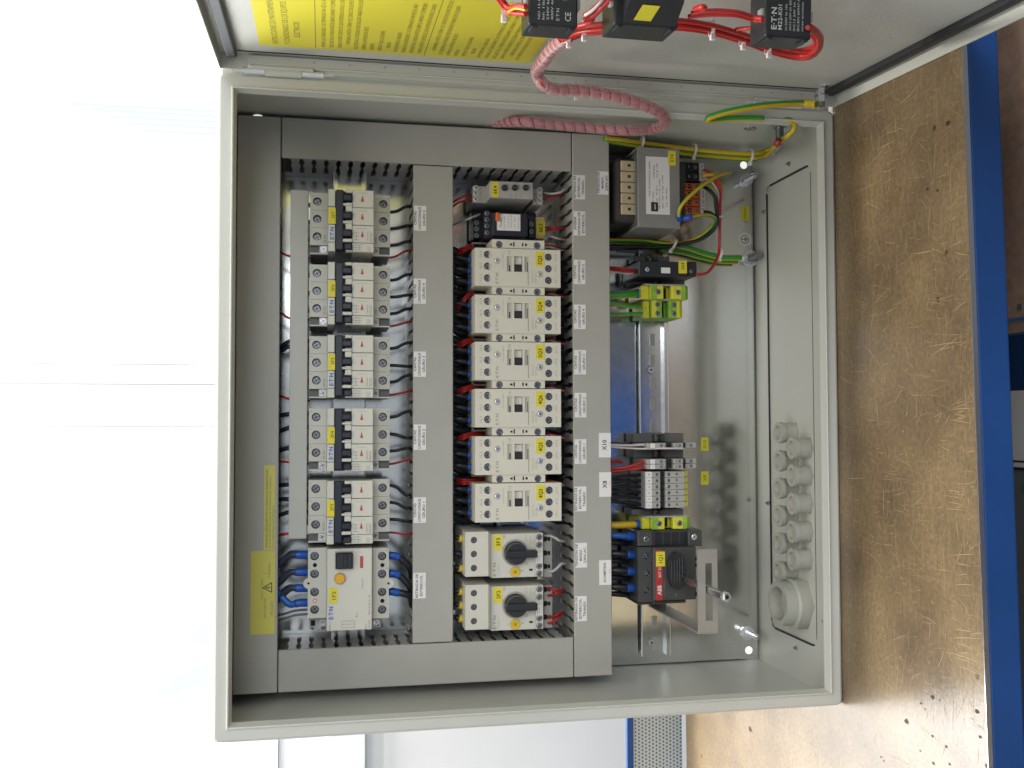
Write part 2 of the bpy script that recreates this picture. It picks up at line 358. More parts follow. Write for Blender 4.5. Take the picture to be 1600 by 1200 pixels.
# one screw mesh shared by all terminals of one size
_sm = {}
def screw(parent, u, v, w, r, kind='plus', m='screw_steel', name='terminal_screw'):
    key = (round(r, 2), kind, m)
    if key not in _sm:
        b = MB(); b.knob(0, 0, -1.2, 0, r, m, 14); b.knob(0, 0, 0, .25, r * .86, m, 14, r * .7)
        a = 0.5
        for k in ((0, 1) if kind == 'plus' else (0,)):
            c, d = math.cos(a + k * math.pi / 2), math.sin(a + k * math.pi / 2); hw = r * .11; hl = r * .72
            q = [(-hl, -hw), (hl, -hw), (hl, hw), (-hl, hw)]; b.poly([L3(x * c - y * d, x * d + y * c, .3 + .02 * k) for x, y in q], 'hole_dark')
        o = b.build(name, parent); _sm[key] = o.data; 
    else: o = link(name, _sm[key], parent)
    o.location = L3(u, v, w) * S; return o
def tape(parent, u0, u1, v0, v1, w, m, lines, name='label_tape', t=0.25, bev=0):
    """thin printed label: lines = [(text, u, v, size, material, width)]"""
    b = MB(); b.box(u0, u1, v0, v1, w, w + t, m)
    for ln in lines:
        tx, u, v, sz, mm = ln[:5]; wd_ = ln[5] if len(ln) > 5 else None; bo = ln[6] if len(ln) > 6 else 0.0; al = ln[7] if len(ln) > 7 else 'C'
        b.text(tx, u, v, w + t + .06, sz, mm, al, wd_, bo)
    return b.build(name, parent)
def wire(name, label, pts, r, m, group=None, cat='wire', n=7, k=5, ends=None, parent=None):
    """pts in world millimetres; ends: [(index 0/-1, length, radius, material)] sleeves as children"""
    P = cr(pts, k); o0 = P[0]; b = MB()
    b.tube([p - o0 for p in P], r, m, n); o = b.build(name, parent, o0); 
    if not parent: tag(o, label, cat, group)
    for e in ends or []:
        idx, ln, rr, mm = e[:4]; nm = e[4] if len(e) > 4 else 'ferrule'
        Q = P if idx == 0 else P[::-1]; acc = [Q[0]]; d = 0
        for i in range(1, len(Q)):
            d += (Q[i] - Q[i - 1]).length; acc.append(Q[i])
            if d >= ln: break
        b = MB(); b.tube([q - o0 for q in acc], rr, mm, 9); b.build(nm, o)
    return o
def PX(px, py, Y): return at(px, py, Y)
EARTH = ['earth_green', 'earth_green', 'earth_yellow', 'earth_yellow', 'earth_green', 'earth_green', 'earth_yellow', 'earth_yellow']

# ================================================================== THE ROOM
P_back = 448.0
# bench
bench = thing('workbench', (313, -211, 0), 'workbench with a scratched brown hardboard top and a blue steel front beam, under the cabinet', 'workbench', None, (0, 0, math.radians(1.4)))
bo = Vector((313, -211, 0))
b = MB(); b.box(-1300, 1100, -14, 0, -659, -0.4, 'bench_hardboard'); b.build('bench_top', bench)
b = MB(); b.box(-1300, 1100, -4, 0.3, -0.4, 0.6, 'aluminium_edge'); b.build('edge_strip', bench)
b = MB(); b.box(-1300, 1100, -33, -4, -30, 0.4, 'blue_paint', 2); b.build('front_beam', bench)
b = MB(); b.box(-1300, 1100, -60, -14.2, -640, -600, 'blue_paint', 2); b.build('rear_beam', bench)
b = MB(); b.box(-1240, 1040, -800, -60.2, -596, -592, 'blue_paint_dark'); b.build('glare_panel', bench)  # added panel that blocks window glare below the bench
for x in (-1290, 1040):
    b = MB(); b.box(x, x + 50, -800, -33.2, -60, -2, 'blue_paint', 2); b.build('leg', bench)
    b = MB(); b.box(x, x + 50, -800, -60.2, -640, -590, 'blue_paint', 2); b.build('leg', bench)
# dark pits and screw holes in the bench top
b = MB()
for i, (px, py) in enumerate([(1450, 1083), (1409, 1119), (1432, 1092), (1519, 1108), (1523, 1147), (1534, 1193), (1449, 1143), (1470, 1160), (1430, 1165), (1450, 1185), (1475, 1187), (1369, 1172), (1373, 1178), (1298, 1197), (1533, 1015), (1167, 1122), (1488, 188), (1454, 291), (1470, 294), (1461, 1088), (1438, 1101), (1268, 1166)]):
    q = atz(px, py, 0); r = [2.2, 2.6, 1.1, 2.2, 1.5, 2.8, 1.3, 1.4, .9, 1.5, 1.3, 1.1, .9, 2.2, 1.7, 4.0, 2.6, 1.6, 1.4, .9, .8, .8][i]; n = 9; r *= .8
    b.poly([L3(q.x - bo.x + r * math.cos(6.283 * k / n) * (1.0 + .25 * math.sin(k * 2.1 + i)), 0.25, -(q.y - bo.y) + r * 1.5 * math.sin(6.283 * k / n)) for k in range(n)], 'pit_brown')
tag(b.build('pits', bench), kind='stuff')
mat('scratch_pale', (0.50, 0.37, 0.19), 0.55); mat('scratch_faint', (0.34, 0.245, 0.12), 0.5)
rs = random.Random(11); sb = MB(); sb.keep = True
def scratch(x, y, ang, ln, wd_, m, bend=0.0):
    n = 4; L_, R_ = [], []
    for i in range(n + 1):
        t = i / n - .5; a = ang + bend * t; px_ = x + ln * t * math.cos(a); py_ = y + ln * t * math.sin(a); h = wd_ * (1 - abs(2 * t) ** 2) * .5 + .03
        L_.append(Vector((px_ - bo.x - h * math.sin(ang), py_ - bo.y + h * math.cos(ang), .14))); R_.append(Vector((px_ - bo.x + h * math.sin(ang), py_ - bo.y - h * math.cos(ang), .14)))
    sb.mesh(L_ + R_, [(i, n + 1 + i, n + 2 + i, i + 1) for i in range(n)], m)
for k in range(2800):
    y = -212 + 205 * rs.random() ** (1.5 if k % 3 else .9); x = rs.uniform(-260, 640)
    if y > -2 or (x < 40 and rs.random() < .85): continue
    a = rs.choice((rs.gauss(0, .18), rs.gauss(math.pi / 2, .2), rs.uniform(0, math.pi))); ln = min(rs.expovariate(1 / 11) + 3, 60)
    if abs(math.sin(a)) * ln / 2 > min(y + 211, -y): ln = max(2, 2 * min(y + 211, -y) / max(abs(math.sin(a)), .1) - 1)
    scratch(x, y, a, ln, rs.uniform(.18, .42), 'scratch_faint' if rs.random() < .8 else 'scratch_pale', rs.gauss(0, .12))
for px, py, ln, pitch, n_ in ((1510, 640, 34, 2.6, 7), (1478, 537, 60, 2.0, 3), (1500, 1005, 40, 6, 6), (1490, 775, 30, 5, 4), (1500, 880, 36, 8, 4)):
    q = atz(px, py, 0)
    for j in range(n_): scratch(q.x + (j - n_ / 2) * pitch, max(min(q.y, -ln / 2 - 2), -209 + ln / 2), math.pi / 2 + rs.gauss(.08, .12), ln * rs.uniform(.3, 1), .36, 'scratch_pale', .08)
tag(sb.build('scratches', bench), kind='stuff')
# back upstand of the bench: perforated grey sheet with blue trim
pm = mat('perforated_sheet', (0.46, 0.50, 0.52), 0.45); nt = pm.node_tree; N = nt.nodes.new; LK = nt.links.new
tc = N('ShaderNodeTexCoord'); sx = N('ShaderNodeSeparateXYZ'); LK(tc.outputs['Object'], sx.inputs[0])
def mth(op, a, bb=None, c=None):
    n = N('ShaderNodeMath'); n.operation = op
    for i, x in enumerate((a, bb, c)):
        if x is None: continue
        if isinstance(x, (int, float)): n.inputs[i].default_value = x
        else: LK(x, n.inputs[i])
    return n.outputs[0]
gx = mth('MULTIPLY', sx.outputs[0], 1 / 0.0052); gz = mth('MULTIPLY', sx.outputs[2], 1 / 0.0052)
row = mth('FLOOR', gz); sh = mth('MULTIPLY', mth('MODULO', row, 2), 0.5)
fx = mth('SUBTRACT', mth('FRACT', mth('ADD', gx, sh)), 0.5); fz = mth('SUBTRACT', mth('FRACT', gz), 0.5)
dd = mth('SQRT', mth('ADD', mth('MULTIPLY', fx, fx), mth('MULTIPLY', fz, fz))); dot = mth('LESS_THAN', dd, 0.27)
mx = N('ShaderNodeMix'); mx.data_type = 'RGBA'; LK(dot, mx.inputs['Factor']); mx.inputs['A'].default_value = (0.46, 0.50, 0.52, 1); mx.inputs['B'].default_value = (0.09, 0.09, 0.1, 1); LK(mx.outputs['Result'], nt.nodes['Principled BSDF'].inputs['Base Color'])
up = thing('back_panel', (-200, 452, 0), 'grey perforated steel panel with a blue top trim along the back of the bench', 'panel')
b = MB(); b.box(-1000, 1600, 0.5, 73.5, -2, 0, 'perforated_sheet'); b.build('perforated_sheet', up)
b = MB(); b.box(-1000, 1600, 73.6, 83, -6, 2, 'blue_paint', .8); b.build('trim', up)
# wall and window
WY = 1300.0
def wz(px, py=1180): return at(px, py, WY).z
def wx(py, px=150): return at(px, py, WY).x
zf = wz(570); zs = wz(435)
b = MB(); b.box(-4200, 4200, -850, zf, -30, 0, 'wall_white'); 
for k in range(1, 8): b.box(-4200, 4200, zf - k * 62 - .5, zf - k * 62 + .5, 0, .15, 'wall_white')
tag(b.build('wall', None, (0, WY, 0)), kind='structure')
win = thing('window', (300, WY, zf), 'wide overexposed window with pale frame behind the cabinet', 'window')
wo = Vector((300, WY, zf))
H1 = 2400
def wbar(name, x0, x1, z0, z1, w0, w1, m, bev=1.0):
    b = MB(); b.box(x0 - wo.x, x1 - wo.x, z0 - wo.z, z1 - wo.z, w0, w1, m, bev); return b.build(name, win)
wbar('sill', -4200, 4200, zf + .2, wz(512), -20, 24, 'frame_white')
wbar('bottom_rail', -4200, 4200, wz(511), wz(469), -20, 10, 'frame_white')
wbar('bottom_rail', -4200, 4200, wz(468), wz(436), -20, 4, 'frame_grey')
wbar('bottom_rail', -4200, 4200, wz(435), wz(356), -20, 8, 'frame_white')
zt = wz(355)
x1, x2, x3 = wx(568), wx(600), wx(667)
wbar('pane', -4200, x3 - 1, zt, zt + H1, -20, -14, 'glass_glow', 0)
wbar('pane', x1 + 1, 4200, zt, zt + H1, -20, -14, 'glass_glow', 0)
wbar('glowing_pillar', x3 + 1, x2 - 1, zt, zt + H1, -18, -10, 'pillar_glow', 0)  # pillar at the window, drawn as dim glowing panels
wbar('glowing_pillar', x2 + 1, x1 - 1, zt, zt + H1, -18, -10, 'pillar_glow', 0)
for xx in (x1, x2, x3): wbar('glazing_bar', xx - 1.5, xx + 1.5, zt, zt + H1, -14, -6, 'glazing_grey', 0)
for i, py in enumerate((167, 175, 184, 193, 203)):
    xx = wx(py, 250); wbar('blind_cord', xx - 4.0, xx + 4.0, zt, zt + 330 - 35 * i, -13, -11, 'pale_blue_glow', 0)  # cords are given a pale blue glow of their own
fp = [(325, 1028), (318, 1040), (290, 1052), (255, 1072), (236, 1096), (262, 1092), (300, 1078), (326, 1062)]  # flat glowing shapes stand in for the view outside
b = MB(); b.poly([L3(at(x, y, WY).x - wo.x, at(x, y, WY).z - wo.z, -12.5) for x, y in fp], 'pale_blue_glow'); b.build('outside_view', win)
b = MB(); b.poly([L3(at(x, y, WY).x - wo.x, at(x, y, WY).z - wo.z, -12.5) for x, y in ((326, 972), (310, 980), (296, 1002), (316, 1012), (326, 1008))], 'pale_blue_glow'); b.build('outside_view', win)
# floor and the things under the bench
b = MB(); b.box(-4000, 4000, -860, -850, -640, 5000, 'dark_floor'); tag(b.build('floor', None, (0, 0, 0)), kind='structure')
def under(name, label, cat, x0, x1, y0, y1, z, h, m, bev=4, extra=None):
    o = thing(name, ((x0 + x1) / 2, (y0 + y1) / 2, z - h), label, cat)
    b = MB(); b.box(x0 - (x0 + x1) / 2, x1 - (x0 + x1) / 2, 0, h, -(y1 - y0) / 2, (y1 - y0) / 2, m, bev); b.build('board' if 'board' in name else 'body', o); return o
Zu = -70
def ux(py, px=1585): return atz(px, py, Zu).x
yA = -205
o = under('hardboard_drawer_front', 'brown hardboard board with a rounded corner just below the bench beam', 'board', ux(497), 1100, yA, 60, Zu, 4, 'board_brown', 1.5)
b = MB(); q = atz(1594, 480, Zu); b.cyl(((q.x - o.location.x / S), (q.y - o.location.y / S), 4.0), (0, 0, 1), 3.2, .6, 'grey_plastic', 14); b.build('screw_head', o)
under('brown_drawer_board', 'narrow brown board strip between the hardboard board and the blue rail under the bench', 'board', ux(520), ux(501), yA, 60, Zu - 6, 4, 'board_brown', .5)
under('blue_rail', 'dark blue steel rail under the bench beside the white box', 'rail', ux(608), ux(522), yA, 60, Zu - 3, 20, 'blue_paint_dark', 1)
o = under('white_box', 'pale box with a dark lid seam on the shelf under the bench', 'box', ux(731), ux(610), yA, 90, Zu - 4, 60, 'box_white', 1)
b = MB(); q = ux(721) - o.location.x / S; b.box(q - .8, q + .8, 60, 60.3, -140, 147, 'print_black'); b.build('lid_seam', o)
o = under('tool_case', 'black tool case with a round grey knob under the bench', 'case', ux(1330), ux(733), yA, 90, Zu - 8, 60, 'grey_plastic', 3)
b = MB(); b.cyl((atz(1592, 757, Zu).x - o.location.x / S, -120, 60), (0, 0, 1), 6, 3, 'grey_plastic', 16); b.build('knob', o)

o = thing('blue_reflection_cabinet', (160, -1700, -850), 'blue steel drawer cabinet added behind the camera for its blue reflection', 'drawer cabinet')  # unseen, stands in for blue clothes mirrored in the mounting plate
b = MB(); b.box(-240, 240, 0, 930, -200, 200, 'blue_paint', 4); b.build('body', o)
for k in range(4):
    b = MB(); b.box(-225, 225, 30 + k * 222, 240 + k * 222, -216, -200.2, 'blue_paint', 4); x = b.build('drawer', o); b = MB(); b.box(-80, 80, 190 + k * 222, 205 + k * 222, -232, -216.2, 'steel', 2); b.build('handle', x)
o = thing('tan_reflection_crate', (-420, -1700, -850), 'pale plywood crate added behind the camera for its tan reflection', 'crate')  # unseen, placed so the mounting plate mirrors a tan patch
b = MB(); b.box(-280, 280, 0, 800, -200, 200, 'cream_plastic', 4); b.build('body', o)

# ================================================================== THE CABINET
W, H, D = 600.0, 605.5, 200.0
cab = thing('control_cabinet', (300, 0, 0), 'open light grey steel control cabinet standing on the bench', 'cabinet')
CO = Vector((300, 0, 0))
def loop(ins, Y, R=7.0, n=4):
    r = max(R - ins, .6); out = []
    for cx, cz, a0 in ((W - ins - r, H - ins - r, 0), (ins + r, H - ins - r, 90), (ins + r, ins + r, 180), (W - ins - r, ins + r, 270)):
        for k in range(n + 1):
            a = math.radians(a0 + 90 * k / n); out.append(Vector((cx + r * math.cos(a) - CO.x, Y, cz + r * math.sin(a))))
    return out
prof = [(0, D), (0, 3.5), (1, 1.2), (3, 0), (12, 0), (12.4, -1.6), (13.4, -2.2), (14.4, -1.6), (15, 1), (16.5, 6), (16.5, 8), (2, 8)]
b = MB(); loops = [loop(*p) for p in prof]; n = len(loops[0])
for i in range(len(loops) - 1):
    b.mesh(loops[i] + loops[i + 1], [(k, (k + 1) % n, n + (k + 1) % n, n + k) for k in range(n)], 'cabinet_paint', True)
b.keep = True
body = b.build('body', cab)
for p in body.data.polygons: p.use_smooth = False
bm = bmesh.new(); bm.from_mesh(body.data); bmesh.ops.remove_doubles(bm, verts=bm.verts[:], dist=1e-6); bmesh.ops.recalc_face_normals(bm, faces=bm.faces[:]); bm.to_mesh(body.data); bm.free()
# inner walls (their own sheets) and gland opening
b = MB(); m = 'cabinet_paint_smooth'
b.box(2 - 300, 4 - 300, 4, H - 2, -D, -8, m); b.box(596 - 300, 598 - 300, 4, H - 2, -D, -8, m); b.box(4 - 300, 296, H - 4, H - 2, -D, -8, m)
gx0, gx1, gy0, gy1 = 47, 557, 44, 152
b.box(4 - 300, 296, 2, 4, -gy0, -8, m); b.box(4 - 300, 296, 2, 4, -D, -gy1, m); b.box(4 - 300, gx0 - 300, 2, 4, -gy1, -gy0, m); b.box(gx1 - 300, 296, 2, 4, -gy1, -gy0, m)
for cx, cy, dx, dy in ((gx0, gy0, 1, 1), (gx1, gy0, -1, 1), (gx0, gy1, 1, -1), (gx1, gy1, -1, -1)):
    pts = [(cx - 300, -cy), (cx - 300 + 11 * dx, -cy), (cx - 300 + 5 * dx, -(cy + 1.5 * dy)), (cx - 300 + 1.5 * dx, -(cy + 5 * dy)), (cx - 300, -(cy + 11 * dy))]
    b.prism(pts, 'v', 2.2, 3.99, m) if False else b.mesh([Vector((p[0], -p[1], 3.99)) for p in pts], [list(range(5))], m)
b.build('inner_walls', cab)
# back wall with mounting holes, daylight in them put in as glowing discs
holes_bot = [at(1162, 258, PL), at(1170, 1016, PL)]
b = MB(); hb = [(q.x - 300, q.z, 4.2) for q in holes_bot]
b.holed(-298, 298, 2, 60, -D, -D + 2, [(at(1162, 258, D).x - 300, at(1162, 258, D).z, 6), (at(1170, 1016, D).x - 300, at(1170, 1016, D).z, 6)], 2, m, through=True)
b.box(-298, 298, 60, H - 2, -D, -D + 2, m); b.build('back_wall', cab)
q = atx(403, 182, 595.5); b = MB(); b.cyl((0, 0, 0), (-1, 0, 0), 4.6, .5, 'bright_disc', 18); b.build('light_disc', cab, (595.9 - 300, q.y, q.z))  # glowing disc for a bright spot of light on the side wall
for q in holes_bot: b = MB(); b.knob(0, 0, 0, .6, 4.4, 'bright_disc', 20); b.build('light_disc', cab, (q.x - 300, PL + .4, q.z))
b = MB(); b.box(600.4 - 300, 619 - 300, 3, H - 3, -8.5, -7, 'cabinet_paint_smooth'); b.build('hinge_channel', cab)
# gland plate, glands, sealing line and screws
gp = MB(); gp.box(gx0 - 4 - 300, gx1 + 4 - 300, .4, 2.0, -gy1 - 4, -gy0 + 4, 'cabinet_paint_smooth'); gpo = gp.build('gland_plate', cab)
b = MB()
for x0, x1, y0, y1 in ((gx0 + 9, gx1 - 9, gy0, gy0 + 1.6), (gx0 + 9, gx1 - 9, gy1 - 1.2, gy1), (gx0, gx0 + 1.8, gy0 + 9, gy1 - 9), (gx1 - 1.8, gx1, gy0 + 9, gy1 - 9)):
    b.box(x0 - 300, x1 - 300, 2.0, 3.9, -y1, -y0, 'gasket_black')
b.build('seal', gpo)
scr = [atz(x, y, 4) for x, y in ((1283, 291), (1286, 457), (1288, 628), (1290, 800), (1290, 970), (1234, 256), (1195, 331), (1201, 786), (1245, 1012))]
for q in scr:
    b = MB(); b.cyl((0, 0, 0), (0, 0, 1), 2.6, 1.2, 'steel', 10); b.cyl((0, 0, 1.2), (0, 0, 1), 1.4, 2.4, 'screw_steel', 8); b.build('plate_screw', cab, (q.x - 300, q.y, 4))
small = None
def gland(px, py):
    global small
    q = atz(px, py, 24)
    if small is None:
        b = MB(); b.cyl((0, 0, 2), (0, 0, 1), 12.2, 3.5, 'gland_grey', 6); b.ring((0, 0, 4), (0, 0, 1), 8.2, 10.6, 14, 'gland_grey', 22); b.ring((0, 0, 17), (0, 0, 1), 7.8, 11.8, 4.5, 'gland_grey', 22)
        b.poly([Vector((8.2 * math.cos(k * .524), 8.2 * math.sin(k * .524), 18)) for k in range(12)], 'gland_grey')
        small = b.build('cable_gland', gpo); o = small
    else: o = link('cable_gland', small.data, gpo)
    o.location = Vector((q.x - 300, q.y, 0)) * S
for y in (676, 720, 763, 806, 849, 893): gland(1212, y)
for y in (700, 743, 787, 831, 874): gland(1233, y)
q = atz(1215, 943, 30); b = MB(); b.cyl((0, 0, 2), (0, 0, 1), 29, 13, 'gland_grey', 6); b.cyl((0, 0, 15), (0, 0, 1), 26, 2, 'gland_grey', 28, 24); b.ring((0, 0, 17), (0, 0, 1), 18, 23.5, 13, 'gland_grey', 32)
b.poly([Vector((18 * math.cos(k * .2618), 18 * math.sin(k * .2618), 12)) for k in range(24)], 'gland_grey')
o = b.build('cable_gland', gpo, (q.x - 300, q.y, 0)); o['label'] = 'large grey cable gland'
# mounting plate
b = MB(); m = 'zinc_sheet'
b.holed(-294, 294, 9, 60, -182, -PL, [(holes_bot[0].x - 300, holes_bot[0].z, 4.6), (holes_bot[1].x - 300, holes_bot[1].z, 4.6)], 2, m, through=True)
b.box(-294, 294, 60, 592, -182, -PL, m); b.box(-294, 294, 8, 9.2, -196, -PL, m)
mp = b.build('mounting_plate', cab)
for px, py in ((1165, 282), (1167, 988)):
    q = at(px, py, PL); b = MB(); u, v = q.x - 300, q.z
    b.knob(u, v, -PL, -PL + 2, 8, 'chrome', 20); b.cyl(L3(u, v, -PL + 2), (0, -1, 0), 6.6, 6, 'chrome', 6, None, True, False); b.knob(u, v, -PL + 8, -PL + 26, 3.6, 'chrome', 14); b.knob(u, v, -PL + 26, -PL + 31, 2.2, 'steel', 10); b.build('stud_bolt', mp)
# earth symbol on the plate, yellow tag
q = at(1164, 374, PL); b = MB(); u, v = q.x - 300, q.z
b.knob(u, v, -PL, -PL + .4, 8.2, 'white_label', 28); b.ring(L3(u, v, -PL + .4), (0, -1, 0), 4.6, 5.3, .15, 'print_black', 28)
b.box(u - .4, u + .4, v, v + 4.4, -PL + .4, -PL + .6, 'print_black')
for k, hw in enumerate((3.2, 2.1, 1.0)): b.box(u - hw, u + hw, v - .4 - k * 1.5, v + .4 - k * 1.5, -PL + .4, -PL + .6, 'print_black')
b.build('earth_symbol', mp)
u0, u1 = at(1165, 345, PL).x - 300, at(1165, 322, PL).x - 300; v1, v0 = at(1158, 333, PL).z, at(1170, 333, PL).z
tape(mp, u0, u1, v0, v1, -PL, 'yellow_label', [('VAISALA', 0, 0, 2, 'print_olive')] if False else [('0158619', (u0 + u1) / 2, (v0 + v1) / 2, 3.0, 'print_olive', (u1 - u0) * .8)], 'plate_tag')
for (px, py, tx) in ((1101, 694, 'X10'), (1101, 747, 'X8')):
    q = at(px, py, PL); u, v = q.x - 300, q.z
    tape(mp, u - 7.8, u + 7.8, v - 4.6, v + 4.6, -PL, 'yellow_label', [(tx, u, v, 4.2, 'print_olive')], 'plate_tag')
# ------------------------------------------------------------------ door
DROT = (0, 0, -(math.pi / 2 + DT))
door = MB(); DL = 598
door.box(0, DL, 1, H - 1, 0, 1.5, 'cabinet_paint'); door.box(0, DL, 1, 2.5, 1.5, DPN, 'cabinet_paint'); door.box(0, DL, H - 2.5, H - 1, 1.5, DPN, 'cabinet_paint')
door.box(0, 1.5, 2.6, H - 2.6, 1.5, DPN, 'cabinet_paint'); door.box(DL - 1.5, DL, 2.6, H - 2.6, 1.5, DPN, 'cabinet_paint')
doo = door.build('door', cab, (DO.x - 300, DO.y, 0), DROT)
b = MB()
b.box(8, DL - 8, 8, 18, 1.5, 8, 'gasket_black', 2); b.box(8, DL - 8, H - 18, H - 8, 1.5, 8, 'gasket_black', 2); b.box(9, 10.5, 18.2, H - 18.2, 1.5, 2.2, 'gasket_black'); b.box(DL - 18, DL - 8, 18.2, H - 18.2, 1.5, 8, 'gasket_black')
b.build('gasket', doo)
# stiffening rail on the hinge side, hinges, studs
b = MB(); z0, z1 = 18, 578
pts = [(z0, 1)]
edge = [(z1, 1), (z1, 11), (z1 - 2, 12.6), (480 + 40, 12.6), (505, 9.5), (440, 9.5), (425, 12.6)]
b.box(1.6, 5, z0, z1, 3, 12, 'cabinet_paint_smooth', .8)
for a0, a1 in ((z0, 90), (520, z1)): b.box(1.8, 5.4, a0, a1, 11.6, 15, 'cabinet_paint_smooth', 1.2)
b.box(1.8, 5.6, z0 + 72, z1 - 58, 11.2, 13, 'cabinet_paint_smooth', .8)
rail = b.build('hinge_rail', doo)
b = MB()
for k in range(16): b.knob(0, 0, 5.0, 5.15, 1.0, 'hole_dark', 8) if False else b.cyl(L3(5.0, 40 + k * 32, 7), (1, 0, 0), .8, .15, 'duct_grey_dark', 8)
tag(b.build('rail_holes', doo), kind='stuff')
def hinge(zc):
    o = None
    b = MB(); q = Vector((602 - 300, -2.5, zc))
    b.cyl(q + Vector((0, 0, -16)), (0, 0, 1), 4.2, 32, 'cabinet_paint', 14); b.build('hinge', cab)
    b = MB(); b.cyl(q + Vector((0, 0, 16.4)), (0, 0, 1), 3.4, 19, 'chrome', 14); b.cyl(q + Vector((0, 0, 35.6)), (0, 0, 1), 1.6, 10, 'chrome', 10, 0.8); b.build('hinge_pin', cab); b = MB()
    b.cyl(q + Vector((0, 0, -36)), (0, 0, 1), 3.4, 19.6, 'chrome', 14); b.cyl(q + Vector((0, 0, -46)), (0, 0, 1), 0.8, 9.8, 'chrome', 10, 1.6); b.build('hinge_pin', cab)
hinge(at(443, 110, 0).z); hinge(at(1235, 150, 0).z + 6)
u, v = dpt(1290, 131, 0); b = MB(); b.knob(u, v, 1.5, 2.2, 6, 'cabinet_paint_smooth', 20); b.knob(u, v, 2.2, 3.0, 4, 'steel', 16); b.build('drain_plug', doo)
# earthing bolts (door corner, side wall)
def bolt(parent, p, ax, r=5, L=16, name='earthing_bolt'):
    ax = Vector(ax).normalized(); p = Vector(p); b = MB(); b.cyl(p, ax, r * 1.4, 1.5, 'chrome', 20); b.cyl(p + ax * 1.5, ax, r, 5, 'steel', 6, None, True, False); b.cyl(p + ax * 6.5, ax, r * .62, L - 6.5, 'screw_steel', 12); return b.build(name, parent)
q = atx(1218, 191, 596); bolt(cab, (596 - 300, q.y, q.z), (-1, 0, 0), 7, 22)
q = at(1162, 187, 60)
b = MB(); b.cyl((596 - 300, 62, atx(1192, 187, 596).z), (-1, 0, 0), 6.5, .8, 'steel', 20); b.build('wall_screw', cab)
bolt(mp, L3(at(1172, 404, PL).x - 300, at(1172, 404, PL).z, -PL), (0, -1, 0), 7, 24, 'stud_bolt')

# yellow instruction label on the door
u0, v1 = dpt(405, 68, 1.5); ub, v0 = dpt(835, 88, 1.5); u0 = (u0 + ub) / 2 - 2 if False else 30.0
st = MB(); W_, Hh = 152, v1 - v0; st.box(u0, u0 + W_, v0, v1, 1.5, 1.75, 'sticker_yellow')
st.text('INSTRUCCIONES DE MANTENIMIENTO', u0 + 8, v1 - 14, 1.8, 5, 'print_olive', 'L', 118)
st.text('Y CONEXIONADO DE LOS EQUIPOS', u0 + 8, v1 - 24, 1.8, 5, 'print_olive', 'L', 108); st.text('ELECTRICOS', u0 + 30, v1 - 33, 1.8, 5, 'print_olive', 'L', 40)
words = ['DESCONECTAR LA TENSION ANTES DE ABRIR EL ARMARIO Y COMPROBAR', 'SOLO PERSONAL AUTORIZADO PUEDE REALIZAR TRABAJOS EN EL EQUIPO', 'APRETAR TODOS LOS BORNES', 'REVISAR LAS CONEXIONES Y LOS TERMINALES UNA VEZ AL ANO', 'COMPROBAR LA PUESTA A TIERRA Y EL CONDUCTOR DE PROTECCION', 'ATENCION', 'NO MODIFICAR EL CABLEADO', 'CERRAR LA PUERTA DESPUES DE CADA INTERVENCION EN EL CUADRO', 'LIMPIAR EL INTERIOR EN SECO', 'PELIGRO']
ln = [46, v1 - v0]; y = v1 - 50; i = 0
while y > v0 + 8:
    if i % 14 == 13 or i == 0:
        st.box(u0 + 2, u0 + W_ - 4, y + 1.5, y + 2.0, 1.75, 1.8, 'print_olive'); y -= 5
    tx = words[(i * 7 + 3) % len(words)]; wd_ = min(len(tx) * 2.3, W_ - 24)
    st.text(tx, u0 + 8 + (10 if i % 5 == 3 else 0), y, 1.8, 3.6, 'print_olive', 'L', wd_); y -= 7.0; i += 1
st.build('instruction_label', doo)

# ================================================================== DUCTS, RAILS
DC = 80.0                                  # cover height proud of the plate
fm = None
def finger_mesh():
    pts = [(-3.9, 18), (3.9, 18), (3.9, 40), (5.0, 43), (5.0, 50), (3.9, 53), (3.4, 66), (4.6, 70), (4.6, 77.6), (-4.6, 77.6), (-4.6, 70), (-3.4, 66), (-3.9, 53), (-5.0, 50), (-5.0, 43), (-3.9, 40)]
    b = MB(); b.prism(pts, 'v', -.9, .9, 'duct_grey'); return b.build('finger', None)
def duct(x0, x1, z0, z1, sides, label):
    """sides: which long walls have their fingers built, e.g. ('-', '+')"""
    global fm
    hor = (x1 - x0) > (z1 - z0); o = thing('wiring_duct', ((x0 + x1) / 2, PL, (z0 + z1) / 2), label, 'cable duct', 'slotted wiring ducts framing the devices')
    hw, hh = (x1 - x0) / 2, (z1 - z0) / 2
    b = MB(); b.box(-hw + .3, hw - .3, -hh + .3, hh - .3, 78.2, DC + 1.2, 'duct_grey', .8); b.build('cover', o)
    b = MB(); b.box(-hw + 1, hw - 1, -hh + 1, hh - 1, .3, 2, 'duct_grey'); b.build('base', o)
    half, L = (hh, hw) if hor else (hw, hh)
    for sgn in (-1, 1):
        s = '-' if sgn < 0 else '+'; c = sgn * (half - 2)
        b = MB()
        top = 18 if s in sides else 78
        if hor: b.box(-L + 1, L - 1, c - .9, c + .9, 2, top, 'duct_grey')
        else: b.box(c - .9, c + .9, -L + 1, L - 1, 2, top, 'duct_grey')
        b.build('side_wall', o)
        if s in sides:
            n = int((2 * L - 8) // 12.5); st_ = -(n - 1) * 12.5 / 2
            for k in range(n):
                a = st_ + k * 12.5
                if fm is None: fm = finger_mesh(); f = fm; f.parent = o
                else: f = link('finger', fm.data, o)
                f.location = (L3(a, c, 0) if hor else L3(c, a, 0)) * S
                if not hor: f.rotation_euler = (0, math.pi / 2, 0)
                if not hor: f.rotation_euler = (0, 0, 0); f.data = fmv(); 
    return o
_fv = None
